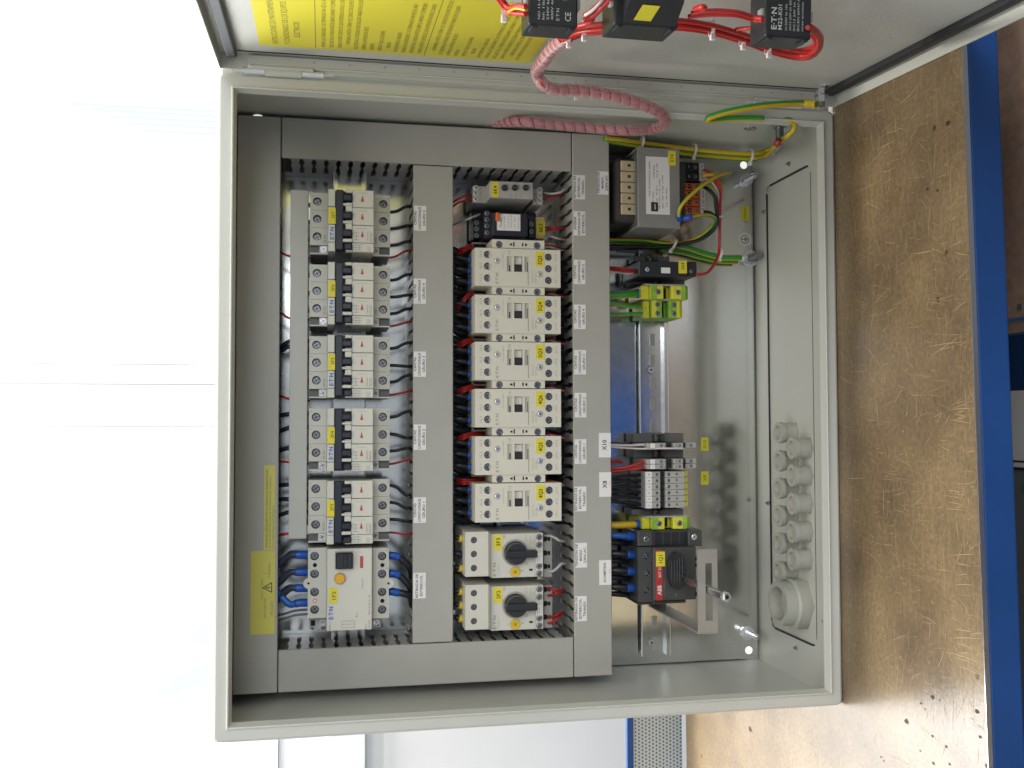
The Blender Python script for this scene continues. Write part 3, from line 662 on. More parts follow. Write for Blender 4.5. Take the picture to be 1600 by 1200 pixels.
def fmv():
    global _fv
    if _fv is None:
        pts = [(-3.9, 18), (3.9, 18), (3.9, 40), (5.0, 43), (5.0, 50), (3.9, 53), (3.4, 66), (4.6, 70), (4.6, 77.6), (-4.6, 77.6), (-4.6, 70), (-3.4, 66), (-3.9, 53), (-5.0, 50), (-5.0, 43), (-3.9, 40)]
        b = MB(); b.prism(pts, 'u', -.9, .9, 'duct_grey'); t = b.build('finger', None); _fv = t.data; bpy.data.objects.remove(t)
    return _fv
duct(16, 592, 553.2, 596, ('-',), 'top wiring duct of grey slotted plastic, bearing the two yellow warning labels')
duct(16, 58, 251, 552.8, ('+',), 'left upright wiring duct of grey slotted plastic beside the residual current breaker')
duct(550, 592, 251, 552.8, ('-',), 'right upright wiring duct of grey slotted plastic along the hinge side')
duct(58.4, 549.6, 378, 420, ('-', '+'), 'middle wiring duct of grey slotted plastic between breakers and contactors')
duct(16, 592, 209, 250.6, ('+',), 'bottom wiring duct of grey slotted plastic below the contactors, with two rows of labels')

def railthing(x0, x1, zc, w0, label, slots=True):
    o = thing('mounting_rail', ((x0 + x1) / 2, PL, zc), label, 'mounting rail', 'zinc plated mounting rails'); hw = (x1 - x0) / 2
    prof = [(-17.5, 7.5), (-12.5, 7.5), (-12.5, 1), (12.5, 1), (12.5, 7.5), (17.5, 7.5), (17.5, 6.5), (13.5, 6.5), (13.5, 0), (-13.5, 0), (-13.5, 6.5), (-17.5, 6.5)]
    b = MB()
    # prism along u: pts are (w?, v) -> build by hand
    n = len(prof); vs = [L3(-hw, p[0], p[1] + w0) for p in prof] + [L3(hw, p[0], p[1] + w0) for p in prof]
    b.mesh(vs, [(i, i + n, (i + 1) % n + n, (i + 1) % n) for i in range(n)], 'zinc_sheet')
    for e in (-hw, hw): b.mesh([L3(e, p[0], p[1] + w0) for p in prof], [(0, 1, 2, 9, 10, 11), (2, 3, 8, 9), (3, 4, 5, 6, 7, 8)], 'zinc_sheet')
    b.build('rail_profile', o)
    for s in (-1, 1): b = MB(); b.box(-hw, hw, s * 16.9 - .5, s * 16.9 + .5, 7.55 + w0, 7.8 + w0, 'lip_highlight'); b.build('rail_highlight', o)  # pale strips paint the highlight along the rail lips
    if w0 > 0:
        for a in (-hw + 15, 0, hw - 15): b = MB(); b.box(a - 8, a + 8, -12, 12, .2, w0 - .1, 'zinc_sheet'); b.build('rail_spacer', o)
    if slots:
        k = -hw + 12
        while k < hw - 12:
            b = MB(); b.box(k - 7, k + 7, -3.1, 3.1, 1.05 + w0, 1.15 + w0, 'duct_grey'); b.box(k - 7, k + 7, 2.6, 3.1, 1.15 + w0, 1.5 + w0, 'chrome'); b.build('slot', o); k += 25
    return o
railthing(30, 578, 483, 25, 'upper mounting rail carrying the row of circuit breakers', False)
railthing(30, 578, 303, 5, 'middle mounting rail carrying the contactors and motor starters', False)
r3 = railthing(at(1020, 1025, 172).x, at(1020, 385, 172).x, at(1022, 600, 173).z, 0, 'lower mounting rail carrying the terminal blocks and main switch')
for px, py in ((1017, 578), (1018, 1004)):
    q = at(px, py, 176); b = MB(); u, v = q.x - r3.location.x / S, q.z - r3.location.z / S
    b.knob(u, v, 1.6, 4.6, 4.6, 'chrome', 20, 3.2); b.knob(u, v, 4.65, 4.75, 1.5, 'hole_dark', 6); b.build('rail_screw', r3)

# ================================================================== ROW 1: CIRCUIT BREAKERS
BW = 110.0; TW = 90.0
def make_breaker():
    c = frame(548.5, 338, BW); c.y = PL
    o = thing('circuit_breaker', c, '', 'circuit breaker'); g = Loc(c)
    p = 17.7; u0 = -26.6                                    # three poles, then the narrow auxiliary on the left
    b = MB(); b.box(u0 + .2, u0 + 3 * p - .2, -22.4, 22.4, 32, BW - 10, 'breaker_grey'); 
    # label strip and lower face at full height
    for k in range(3):
        a0 = u0 + k * p + .25; a1 = a0 + p - .5
        b.box(a0, a1, 15.4, 22.4, BW - 10, BW, 'breaker_grey', .5); b.box(a0, a1, -22.4, -1.4, BW - 10, BW, 'breaker_grey', .5)
    b.build('body', o)
    for s in (1, -1):
        b = MB(); hs = [(u0 + (k + .5) * p, s * 33, 4.3) for k in range(3)]
        v0, v1 = (22.6, 40) if s > 0 else (-40, -22.6)
        b.holed(u0 + .2, u0 + 3 * p - .2, v0, v1, 32, TW, hs, 5, 'breaker_grey', 'ivory_dim')
        for k in (1, 2): b.box(u0 + k * p - .15, u0 + k * p + .15, v0 + .3, v1 - .3, TW, TW + .06, 'print_grey')
        for k, t in enumerate('135' if s > 0 else '246'): b.text(t, u0 + (k + .5) * p + 5.6, 38 * s, TW + .12, 2.0, 'print_grey')
        b.text('AZ-C32' if s > 0 else '278871', u0 + 6.5, 25.4 * s, TW + .12, 2.1, 'print_grey', 'C', 8)
        b.build('terminal_housing', o)
    for k in range(3):
        for s in (1, -1): screw(o, u0 + (k + .5) * p, s * 33, TW - 4.4, 3.4)
    # toggle well: dark slot with light saddles, black handles joined by a tie bar
    b = MB(); b.box(u0 + .3, u0 + 3 * p - .3, -1.3, 15.3, BW - 9.9, BW - 8, 'black_plastic')
    for k in range(4):
        x = u0 + k * p
        w_ = 4.6 if k in (1, 2) else 3.4
        x0 = max(x - w_, u0 + .3); x1 = min(x + w_, u0 + 3 * p - .3)
        b.box(x0, x1, -1.3, 5.2, BW - 8, BW + .4, 'breaker_grey', .5)
        if k < 3: b.box(x + 1.2 if k else x + .3, x + 3.6, -1.3, 8, BW - 8, BW + 2.2, 'breaker_grey', .6)
    b.build('toggle_saddle', o)
    b = MB(); b.box(u0 - 7.5, u0 + 3 * p - .6, 7.2, 14.8, BW - 5, BW + 1.0, 'navy_plastic', 1.2)
    for k in range(3): b.box(u0 + (k + .5) * p - 3, u0 + (k + .5) * p + 3.2, -1.0, 8.5, BW - 7.5, BW + 3.6, 'navy_plastic', 1.0)
    b.build('toggle', o)
    # printing and red flags
    b = MB()
    for k in range(3):
        x = u0 + (k + .5) * p
        b.mesh([L3(x - 3.0, -12.6, BW + .25), L3(x - 3.0, -9.6, BW + .25), L3(x + 3.6, -11.1, BW + .25)], [(0, 1, 2)], 'red_flag')
    b.build('position_flag', o)
    b = MB(); b.text('E\u00b7T\u00b7N', u0 + 8.8, 18.6, BW + .12, 3.8, 'print_blue', 'C', 12.5, .035)
    b.text('FAZ', u0 - 2.6, 18.8, BW - 1.4, 1.8, 'print_black', 'C', 5)
    b.text('FAZ-C6/3', u0 + 6.0, -19.5, BW + .12, 2.2, 'print_grey', 'C', 9); b.text('240/415', u0 + 6.5, -16.4, BW + .12, 1.4, 'print_grey', 'C', 9)
    for q in range(3): b.box(u0 + 3 + q * 3.4, u0 + 3.3 + q * 3.4, -8, -3, BW + .02, BW + .1, 'print_grey')
    b.box(u0 + 3, u0 + 10.2, -5.6, -5.3, BW + .02, BW + .1, 'print_grey')
    for k in range(3): b.box(u0 + (k + 1) * p - 3.4, u0 + (k + 1) * p - 3.1, -16, -6, BW + .02, BW + .1, 'print_faint')
    b.build('printing', o)
    # auxiliary contact at the left
    x1 = u0 - .1; x0 = x1 - 8.8
    a = MB(); a.box(x0, x1, -22.4, -1.4, 32, BW - .4, 'breaker_grey', .4); a.box(x0, x1, 15.4, 22.4, 32, BW - .4, 'breaker_grey', .4); a.box(x0, x1, -1.4, 15.4, 32, BW - 9, 'black_plastic')
    a.box(x0, x0 + 1.6, -1.4, 5, BW - 9, BW + .4, 'breaker_grey', .4); a.box(x0 + 1.5, x1 - 1.2, -1, 6.5, BW - 8, BW + 4.4, 'navy_plastic', 1)
    a.box(x0, x1, 22.6, 40, 32, TW - 6, 'grey_plastic'); a.box(x0, x0 + 1.3, 22.6, 40, TW - 6, TW - .5, 'breaker_grey'); a.box(x0 + 1.4, x1, 22.7, 30.5, TW - 6, TW - 1.6, 'breaker_grey')
    a.box(x0, x1, -40, -22.6, 32, TW - 6, 'grey_plastic'); a.box(x0, x0 + 1.3, -40, -22.6, TW - 6, TW - .5, 'breaker_grey'); a.box(x0 + 1.4, x1, -29, -22.7, TW - 6, TW - 1.6, 'breaker_grey')
    for q in range(4): a.box(x0 - .02, x0 + 5.6, -16.5 + q * 0 - q * 1.0, -16.2 - q * 1.0, BW - .4, BW - .3, 'print_faint')
    a.box(x0 + 1.6, x0 + 7, -8.4, -8.1, BW - .4, BW - .3, 'print_grey'); a.box(x0 + 1.6, x0 + 1.9, -11, -4, BW - .4, BW - .3, 'print_grey'); a.box(x0 + 4, x0 + 4.3, -11, -4, BW - .4, BW - .3, 'print_grey'); a.box(x0 + 6.7, x0 + 7, -11, -4, BW - .4, BW - .3, 'print_grey')
    ax = a.build('auxiliary_contact', o)
    screw(ax, x0 + 5.2, 26.6, TW - 1.4, 3.1, m='chrome'); screw(ax, x0 + 5.2, -25.9, TW - 1.4, 2.6)
    return o, c
brk, c0 = make_breaker()
BY = [338, 452, 566, 680, 794]
names = ['2F7', '2F6', '2F5', '2F4', '2F3']
BR = []
brs = [brk] + [copy_tree(brk) for _ in BY[1:]]
for i, y in enumerate(BY):
    c = frame(548.5 - (0, 1.0, 1.5, 2, 2)[i], (340, 453, 566.5, 681, 795)[i], BW)
    c.x = at(548, (337.5, 451.2, 565.0, 679.5, 793.2)[i], PL - BW).x; c.z = c0.z
    o = brs[i]
    o.location = c * S; o['label'] = 'three pole circuit breaker tagged %s, %s in the upper row' % (names[i], ['rightmost', 'second from right', 'middle one', 'fourth from right', 'beside the wide breaker'][i]); o['group'] = 'three pole circuit breakers in the upper row'
    BR.append(c)
for i, c in enumerate(BR):
    o = brs[i]
    t = MB(); t.box(-8.4, 7.6, 15.0, 22.0, BW, BW + .3, 'yellow_label'); t.text(names[i], .4, 17.4, BW + .36, 3.2, 'print_olive', 'C', 7, .015); t.build('tag', o)

# residual current breaker
c = frame(546, 921, BW - 6); RW = BW - 6; TW2 = TW - 2
o = thing('residual_current_breaker', c, 'wide white residual current breaker with amber button, tagged 1F2, left in the upper row', 'circuit breaker'); g = Loc(c)
u0, u1, v0, v1 = g.rect(510.5, 857, 581.5, 985, RW)
b = MB(); b.box(u0, u1, v0, v1, 32, RW, 'breaker_grey', .7); b.box(u0 - .02, u1 + .02, v0 + .8, v1 - .8, RW - 9, RW - 8.6, 'ivory_dim'); b.build('body', o)
for (xa, xb, sx_, tab) in ((481, 510, 491.5, 482), (582, 607.5, 597, 607)):
    a0, a1, b0, b1 = g.rect(xa, 856, xb, 966, TW2)
    ys = (549 / 4.286 + 420 - 420, 0)
    b = MB(); hs = []
    for yy in (869, 896.8, 925, 952.5):
        hu, hv = g(sx_, yy, TW2); hs.append((hu, hv, 4.3))
    b.holed(a0, a1, b0, b1, 32, TW2, hs, 5, 'breaker_grey', 'ivory_dim')
    tu, tv = g(tab, 911.5, TW2); b.knob(tu, tv, TW2 - 3, TW2 + .3, 5.2, 'breaker_grey', 20); b.knob(tu, tv, TW2 + .3, TW2 + .45, 1.2, 'hole_dark', 10)
    for k, t in enumerate(('N', '5', '3', '1')): b.text(t, hs[k][0] + 5.8, hs[k][1] + (5 if sx_ < 550 else -5), TW2 + .1, 1.8, 'print_grey')
    b.build('terminal_housing', o)
    for hu, hv, r in hs: screw(o, hu, hv, TW2 - 4.4, 3.4)
    for k, yy in enumerate((883, 938.8)):
        su, sv = g(sx_ + .5, yy, TW2); b = MB(); b.knob(su, sv, TW2, TW2 + .12, 2.1, 'hole_dark' if not (k == 1 and sx_ < 550) else 'orange_plastic', 14)
        if k == 1 and sx_ < 550: b.knob(su, sv, TW2 + .12, TW2 + .2, 1.2, 'white_label', 10)
        b.build('test_hole', o)
a0, a1, b0, b1 = g.rect(524.5, 863.5, 551, 889, RW + 5)
b = MB(); b.box(a0 - .8, a1 + .8, b0 - .8, b1 + .8, RW, RW + .8, 'ivory_dim'); b.box(a0, a1, b0, b1, RW + .8, RW + 6, 'black_plastic', 1); b.box(a0 + 1.5, a1 - 1.5, b0 + 5, b0 + 9.5, RW + 6, RW + 7.2, 'navy_plastic', .6); b.build('toggle', o)
u, v = g(531, 904.5, RW + 3); b = MB(); b.knob(u, v, RW, RW + .4, 5.8, 'ivory_dim', 24); b.knob(u, v, RW + .4, RW + 3.4, 5.0, 'amber_button', 28, 4.6); b.build('test_button', o)
a0, a1, b0, b1 = g.rect(562.5, 869, 567.5, 887.5, RW); b = MB(); b.box(a0, a1, b0, b1, RW, RW + .12, 'red_flag'); b.build('position_flag', o)
a0, a1, b0, b1 = g.rect(514, 918.5, 527.5, 942.5, RW); tape(o, a0, a1, b0, b1, RW, 'yellow_label', [('1F2', (a0 + a1) / 2, (b0 + b1) / 2 - .6, 3.6, 'print_olive', 8, .015)], 'tag')
b = MB(); u, v = g(517.5, 938 + 10, RW); u, v = g(517, 958, RW); b.text('E\u00b7T\u00b7N', u, v, RW + .1, 4.2, 'print_blue', 'C', 12.5, .035)
for (px, py, tx, sz, wd_) in ((515.5, 978, 'PFIM-X', 1.8, 8), (577, 945, '40/4/0,3-A', 1.8, 20), (577, 975, '230/400V', 1.6, 9), (572, 979, '50Hz', 1.6, 6), (557, 961, 'In', 2, 4), (566, 610 / 1.0 if False else 912, 'mensual', 1.6, 9)):
    u, v = g(px, py, RW); b.text(tx, u, v, RW + .1, sz, 'print_grey', 'C', wd_)
a0, a1, b0, b1 = g.rect(534, 970, 554, 981, RW)
for q in ((a0, a1, b0, b0 + .3), (a0, a1, b1 - .3, b1), (a0, a0 + .3, b0, b1), (a1 - .3, a1, b0, b1), ((a0 + a1) / 2, (a0 + a1) / 2 + .3, b0, b1)): b.box(*q, RW + .02, RW + .1, 'print_grey')
b.build('printing', o)
for (xa, xb, sx_) in ((483, 509, 504), (583, 595, 588)):
    a0, a1, b0, b1 = g.rect(xa, 966.5, xb, 980, 74); b = MB(); b.box(a0, a1, b0, b1, 32, 74, 'terminal_grey', .4); b.box(a0 + 1.5, a1 - 1.5, b1 - 6, b1 - 1.5, 74, 74.1, 'hole_dark'); x = b.build('auxiliary_terminal', o)
    su, sv = g(sx_, 972, 74); screw(x, su, sv, 74.3, 3.0, m='chrome')
RCB = c

# comb busbar cover above the breakers
q0 = at(452, 842, 95); q1 = at(480.5, 297, 95); q2 = at(466, 570, 95)
c = Vector(((q0.x + q1.x) / 2, PL, q2.z)); o = thing('busbar_cover', c, 'long flat light grey busbar cover lying across the tops of the circuit breakers', 'busbar')
xa, xb = at(466, 842, 95).x - c.x, at(466, 297, 95).x - c.x; za, zb = at(480.5, 570, 95).z - c.z, at(452.5, 570, 95).z - c.z
b = MB(); b.box(xa, xb, za, zb, 66, 85, 'busbar_grey', .6); b.build('cover', o)
b = MB()
for cc in BR:
    for k in range(3):
        x = cc.x - 26.6 + (k + .5) * 17.7 - c.x; b.box(x - 2.2, x + 2.2, za - 5, za - .1, 70, 72, 'orange_plastic'); 
b.build('tongues', o)

# ================================================================== ROW 2: CONTACTORS
CW = 88.0
def make_contactor():
    c = frame(809, 491.2, CW); o = thing('contactor', c, '', 'contactor'); g = Loc(c)
    u0, u1, v0, v1 = g.rect(742.2, 461.7, 876, 520.9, CW)
    b = MB(); ym = lambda px: g(px, 491, CW)[1]
    vt, vb = ym(765), ym(850)                     # terminal strips above and below the centre
    hs = [(g(761.7, y, CW)[0], g(761.7, y, CW)[1], 3.9) for y in (470.8, 489.2, 507.8)]
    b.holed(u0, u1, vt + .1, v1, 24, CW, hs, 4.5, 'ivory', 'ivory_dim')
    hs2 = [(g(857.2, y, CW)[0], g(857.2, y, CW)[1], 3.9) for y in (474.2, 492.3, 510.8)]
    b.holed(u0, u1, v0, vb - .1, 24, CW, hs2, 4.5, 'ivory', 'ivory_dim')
    # centre with the three windows cut between solid strips
    a0, a1, w0, w1 = g.rect(803.5, 473.5, 816.5, 497.5, CW)
    s0 = g.rect(792.5, 473.5, 800.5, 496, CW); s1 = g.rect(820, 473.5, 827, 497, CW)
    L_, R_ = a0, a1
    b.box(u0, L_ - .05, vb, vt, 24, CW, 'ivory'); b.box(R_ + .05, u1, vb, vt, 24, CW, 'ivory')
    segs = sorted([(w0, w1), (s0[2], s0[3]), (s1[2], s1[3])]); lo = vb
    for q0_, q1_ in segs: b.box(L_, R_, lo, q0_, 24, CW, 'ivory'); lo = q1_
    b.box(L_, R_, lo, vt, 24, CW, 'ivory')
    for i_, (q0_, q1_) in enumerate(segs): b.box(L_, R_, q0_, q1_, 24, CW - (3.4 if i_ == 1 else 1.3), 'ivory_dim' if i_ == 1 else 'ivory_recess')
    b.build('body', o)
    b = MB(); mid = L_ + (R_ - L_) * .48
    b.box(L_ + .4, mid, w0 + .5, w1 - .5, CW - 3.4, CW - .8, 'black_plastic', .4); b.box(mid + .3, R_ - .4, w0 + .5, w1 - .5, CW - 3.4, CW - 2.4, 'breaker_grey', .3)
    b.box(L_ + .4, mid - 1, s0[2] + 2.0, s0[2] + 3.2, CW - 1.25, CW - 1.0, 'black_plastic'); b.box(L_ + .4, mid + 3, s1[2] + 1.2, s1[2] + 2.2, CW - 1.25, CW - 1.0, 'grey_plastic')
    b.build('armature_indicator', o)
    for q in hs + hs2: screw(o, q[0], q[1], CW - 3.8, 3.2)
    for px, py in ((776.8, 480.5), (843.5, 501)):
        u, v = g(px, py, CW); b = MB(); b.ring(L3(u, v, CW), (0, -1, 0), 2.7, 3.4, .15, 'ivory_dim', 18); b.build('screw_recess', o); screw(o, u, v, CW + .15, 2.7, m='chrome')
    # printing
    b = MB()
    for i, q in enumerate(hs): b.text(('1L1', '3L2', '5L3')[2 - i] if False else ('5L3', '3L2', '1L1')[i], q[0], g(751, 491, CW)[1], CW + .1, 2.4, 'print_faint', 'C', 6.5)
    for i, q in enumerate(hs2): b.text(('6T3', '4T2', '2T1')[i], q[0], g(868.5, 491, CW)[1], CW + .1, 2.4, 'print_faint', 'C', 6.5)
    u, v = g(776.5, 508, CW); b.text('E\u00b7T\u00b7N', u, v, CW + .1, 3.0, 'print_grey', 'C', 11)
    u, v = g(832, 505, CW); b.text('DILM17-10', u, v, CW + .1, 2.2, 'print_faint', 'C', 12); u, v = g(837, 507, CW); b.text('230V 50Hz', u, v, CW + .1, 2.0, 'print_faint', 'C', 9)
    u, v = g(796, 468, CW); b.text('CE', u, v, CW + .1, 2.6, 'print_faint', 'C', 4.5)
    u, v = g(786, 480, CW); b.text('MOELLER SERIES', u, v, CW + .1, 1.1, 'print_faint', 'C', 16)
    r = g.rect(824.7, 498, 826.2, 518, CW); b.box(*r, CW + .02, CW + .1, 'print_faint'); 
    b.build('printing', o)
    # auxiliary strip at its right
    a0, a1, b0, b1 = g.rect(768.8, 447.6, 850.9, 460.8, CW - 2); b = MB(); W2 = CW - 2
    e = [g(780.2, 454.8, W2), g(839.6, 456.2, W2)]
    b.holed(a0, a1, b0, b1, 24, W2, [(e[0][0], e[0][1], 3.7), (e[1][0], e[1][1], 3.7)], 4.5, 'ivory', 'ivory_dim', axis='v')
    for px, py, hx, hy in ((798.6, 454.7, 1.5, 1.5), (803, 454.4, .75, 3.4), (816.8, 454.8, .75, 2.8), (822, 455.1, 1.3, 1.9)):
        u, v = g(px, py, W2); 
        b.box(u - hy / 1.5 * 1.0, u + hy / 1.5, v - hx / 1.5 - .2, v + hx / 1.5 + .2, W2 + .02, W2 + .12, 'hole_dark')
    ax = b.build('auxiliary_contact', o)
    for q in e: screw(ax, q[0], q[1], W2 - 2.6, 3.3)
    # coil terminals low on the sides and the dark base
    b = MB()
    for (xa, xb) in ((737, 767), (852, 868)):
        r = g.rect(xa, 449, xb, 461.5, 46); b.box(*r, 20, 46, 'terminal_grey', .5); b.box(r[0] + 2, r[1] - 2, r[2] + 2, r[3] - 2, 46, 46.1, 'hole_dark'); b.build('coil_terminal', o); b = MB()
    b = MB(); b.box(a0 - 1, u1 if False else a1, v0 - 4, v1 + 4, 6, 23.5, 'navy_plastic'); b.box(u0, u1, v0 - 5, v1 + 5, 6, 23.6, 'navy_plastic'); b.build('base', o)
    return o, c
CY = [418.3, 491.2, 564.3, 637.6, 711.5, 785]
con, cc0 = make_contactor(); cn = ['5Q5', '5Q4', '5Q3', '4Q6', '4Q5', '4Q3']; CC = []
cons = [con] + [copy_tree(con) for _ in CY[1:]]
for i, y in enumerate(CY):
    o = cons[i]
    c = Vector((at(809, y, PL - CW).x, PL, cc0.z)); o.location = c * S; CC.append(c)
    o['label'] = 'ivory contactor tagged %s, %s in the middle row' % (cn[i], ['rightmost', 'second from the right', 'third from the right', 'fourth from the right', 'second from the left', 'leftmost'][i]); o['group'] = 'ivory contactors in the middle row'
    g = Loc(Vector((c.x, PL, c.z))); py = y - 491.2
    r = Loc(cc0).rect(836.8, 466, 850.4, 489, CW); t = MB(); t.box(*r, CW, CW + .3, 'yellow_label'); t.text(cn[i], (r[0] + r[1]) / 2 - 1, (r[2] + r[3]) / 2, CW + .36, 4.2, 'print_black', 'C', 9.5, .02); t.build('tag', o)

# motor starters
SW_ = 92.0
def make_starter():
    c = frame(796, 867, SW_); o = thing('motor_starter', c, '', 'motor starter'); g = Loc(c)
    a0, a1, b0, b1 = g.rect(727, 831, 763, 900.8, SW_ + 1); b = MB()
    hs = [(*g(740.5, y, SW_ + 1), 3.3) for y in (844, 865.7, 887.6)]
    b.holed(a0, a1, b0, b1, 16, SW_ + 1, hs, 5, 'starter_grey', 'ivory_dim')
    c0_, c1_, d0, d1 = g.rect(767.2, 833.6, 848.8, 902.3, SW_ - 4); W3 = SW_ - 4
    b.box(c0_, c1_, d0, d1, 16, W3, 'starter_grey', .6)
    b.prism([(b0 + .02, SW_ + .9), (d1 - .5, W3 - .3), (d1 - .5, 20), (b0 + .02, 20)][::1], 'u', c0_ + .4, c1_ - .4, 'starter_grey') if False else b.mesh([L3(a0 + .2, b0, SW_ + 1), L3(a1 - .2, b0, SW_ + 1), L3(c1_ - .3, d1 - .6, W3 - .1), L3(c0_ + .3, d1 - .6, W3 - .1), L3(a0 + .2, b0, 20), L3(a1 - .2, b0, 20), L3(c1_ - .3, d1 - .6, 20), L3(c0_ + .3, d1 - .6, 20)], [(0, 1, 2, 3), (1, 5, 6, 2), (0, 3, 7, 4)], 'starter_grey')
    b.build('body', o)
    for q in hs: screw(o, q[0], q[1], SW_ - 2.6, 2.7)
    # rotary handle
    u, v = g(806.6, 864.6, W3 + 6); R = 12.0; b = MB()
    b.ring(L3(u, v, W3), (0, -1, 0), 12.6, 13.8, .3, 'ivory_dim', 36); b.knob(u, v, W3, W3 + 3, R, 'black_plastic', 40); b.knob(u, v, W3 + 3, W3 + 11, R - .6, 'black_plastic', 40, R - 1.6)
    b.box(u - 4.2, u + 3.6, v - 21, v + 12.5, W3 + 3, W3 + 13.5, 'black_plastic', 1.6)
    b.build('rotary_handle', o)
    u, v = g(804.9, 893.4, W3); b = MB(); b.ring(L3(u, v, W3), (0, -1, 0), 4.9, 5.5, .3, 'ivory_dim', 24); b.knob(u, v, W3, W3 + .8, 4.8, 'dial_yellow', 28)
    for k in range(4):
        a = k * math.pi / 4 + .3; b.poly([L3(u + math.cos(a + s * .05 + e) * 3.6, v + math.sin(a + s * .05 + e) * 3.6, W3 + .9) for e, s in ((0, -1), (0, 1), (math.pi, -1), (math.pi, 1))], 'print_olive')
    b.build('setting_dial', o)
    b = MB(); P_ = 'print_grey'
    for px, py, tx, sz, wd_, m_ in ((772.5, 890, 'E\u00b7T\u00b7N', 3.6, 13.5, 'print_grey'), (779, 889, 'PKZM0-16', 1.6, 12, 'print_faint'), (787.5, 838, 'N1', 2.2, 3.5, 'print_grey'), (786.5, 855, 'I', 2, .5, 'print_grey'), (822, 880.5, 'O', 3.2, 3, 'print_grey'), (793.5, 893, 'A', 2, 1.6, 'print_faint'), (816, 891.5, 'A', 2.6, 2.2, 'print_grey'), (822, 841, '0147', 1.6, 7, 'print_faint'), (829, 843, '60947', 1.6, 8, 'print_faint'), (833, 846, '-', 2, 2.6, 'print_black')):
        u, v = g(px, py, W3); b.text(tx, u, v, W3 + .1, sz, m_, 'C', wd_)
    u, v = g(794.8, 850.5, W3); b.knob(u, v, W3, W3 + .12, 1.3, 'hole_dark', 14)
    r = g.rect(826.8, 888.6, 832.3, 891.8, W3); b.box(*r, W3 + .02, W3 + .12, 'hole_dark')
    r = g.rect(835.6, 835, 836.0, 901, W3); b.box(*r, W3 + .02, W3 + .1, 'print_grey')
    r = g.rect(770.9, 836, 784.2, 859.4, W3)
    b.build('printing', o)
    b = MB(); r = g.rect(837, 864, 847.5, 880, W3); b.box(*r, W3, W3 + .3, 'white_label'); 
    for k in range(3): b.box(r[0] + 1, r[1] - 1 - k, r[2] + 1.4 + k * 1.9, r[2] + 1.8 + k * 1.9, W3 + .3, W3 + .36, 'print_grey')
    b.build('side_label', o)
    for y in (839, 851.2, 884.2, 896): u, v = g(842.4, y, W3); x = MB(); x.ring(L3(u, v, W3), (0, -1, 0), 2.9, 3.4, .2, 'print_grey', 16); x.build('screw_recess', o); screw(o, u, v, W3 + .2, 2.9, m='screw_steel')
    # lower terminals set back
    b = MB(); r = g.rect(850, 836, 863, 902, 58)
    b.box(r[0], r[1], r[2], r[3], 16, 58, 'terminal_grey', .5)
    for y in (842, 864, 885): u, v = g(851.8, y, 58); b.knob(u, v, 58, 58.15, 2.9, 'hole_dark', 12); q = g.rect(856, y - 3, 859.7, y + 3.2, 58); b.box(*q, 58, 58.15, 'hole_dark')
    b.build('lower_terminals', o)
    return o, c, g, W3
st_, sc0, sg, W3 = make_starter(); SC = []
sts = [st_, copy_tree(st_)]
for i, (y, nm) in enumerate(((867, '3F3'), (949.3, '2F2'))):
    o = sts[i]; c = Vector((at(796, y, PL - SW_).x, PL, sc0.z)); o.location = c * S; SC.append(c)
    o['label'] = ('motor starter tagged 3F3 with black rotary handle, beside contactor 4Q3', 'motor starter tagged 2F2 with black rotary handle, leftmost in the middle row')[i]; o['group'] = 'motor starters with rotary handles'
    r = sg.rect(771, 836, 784.2, 859.6, W3); t = MB(); t.box(*r, W3, W3 + .3, 'yellow_label'); t.text(nm, (r[0] + r[1]) / 2 + .5, (r[2] + r[3]) / 2 - .6, W3 + .36, 4.0, 'print_black', 'C', 8.5, .015); t.build('tag', o)

# timing relay
RWt = 86.0; c = frame(799, 297, RWt); o = thing('timing_relay', c, 'narrow light grey timing relay with three black dials, tagged 6K4', 'relay', None, (0, 0, 0)); g = Loc(c)
b = MB(); r = g.rect(765.3, 283.8, 832.8, 310, RWt); b.box(*r, 10, RWt, 'terminal_grey', .6); r0 = r
for xa, xb in ((738, 766), (832, 848)):
    q = g.rect(xa, 290, xb, 317.2, RWt - 26); q = (r[0] - .2, r[1] + .2, q[2], q[3]); b.box(*q, 10, RWt - 26, 'terminal_grey', .5)
    # sloping shoulder
b.build('body', o)
r = g.rect(768, 284.5, 779, 308.5, RWt); tape(o, *r, RWt, 'yellow_label', [('6K4', (r[0] + r[1]) / 2, (r[2] + r[3]) / 2, 4.0, 'print_black', 8.5, .015)], 'tag')
for y, k in ((788.2, 0), (804.2, 1), (821.2, 2)):
    u, v = g(y, 293.6, RWt); b = MB(); b.knob(u, v, RWt, RWt + 2.2, 3.3, 'black_plastic', 18, 3.0); b.box(u - .3, u + .3, v - 2.4, v + 2.4, RWt + 2.2, RWt + 2.4, 'grey_plastic'); b.build('dial', o)
    b = MB()
    for j in range(9): a = math.radians(-50 + j * 35); b.box(u + 4.3 * math.cos(a) - .25, u + 4.3 * math.cos(a) + .25, v + 4.3 * math.sin(a) - .25, v + 4.3 * math.sin(a) + .25, RWt + .02, RWt + .1, 'print_grey')
    b.build('dial_scale', o)
b = MB()
for px, py, tx, w_ in ((798, 305, 'R1', 3), (813, 305, 'R2', 3), (806, 307.5, 'ETR4-69-A', 9), (828, 306, 'E\u00b7T\u00b7N', 5)): u, v = g(px, py, RWt); b.text(tx, u, v, RWt + .1, 1.3, 'print_grey', 'C', w_)
for k, y in enumerate((296, 304, 312)):
    u, v = g(750.5, y - 1, RWt - 26); b.text(('A1', '15', 'Z1')[k], u, v, RWt - 25.9, 1.8, 'print_black', 'C', 3)
    u, v = g(836, y, RWt - 26); b.text(('A2', '18', '16')[k], u, v, RWt - 25.9, 1.8, 'print_black', 'C', 3)
b.build('printing', o)
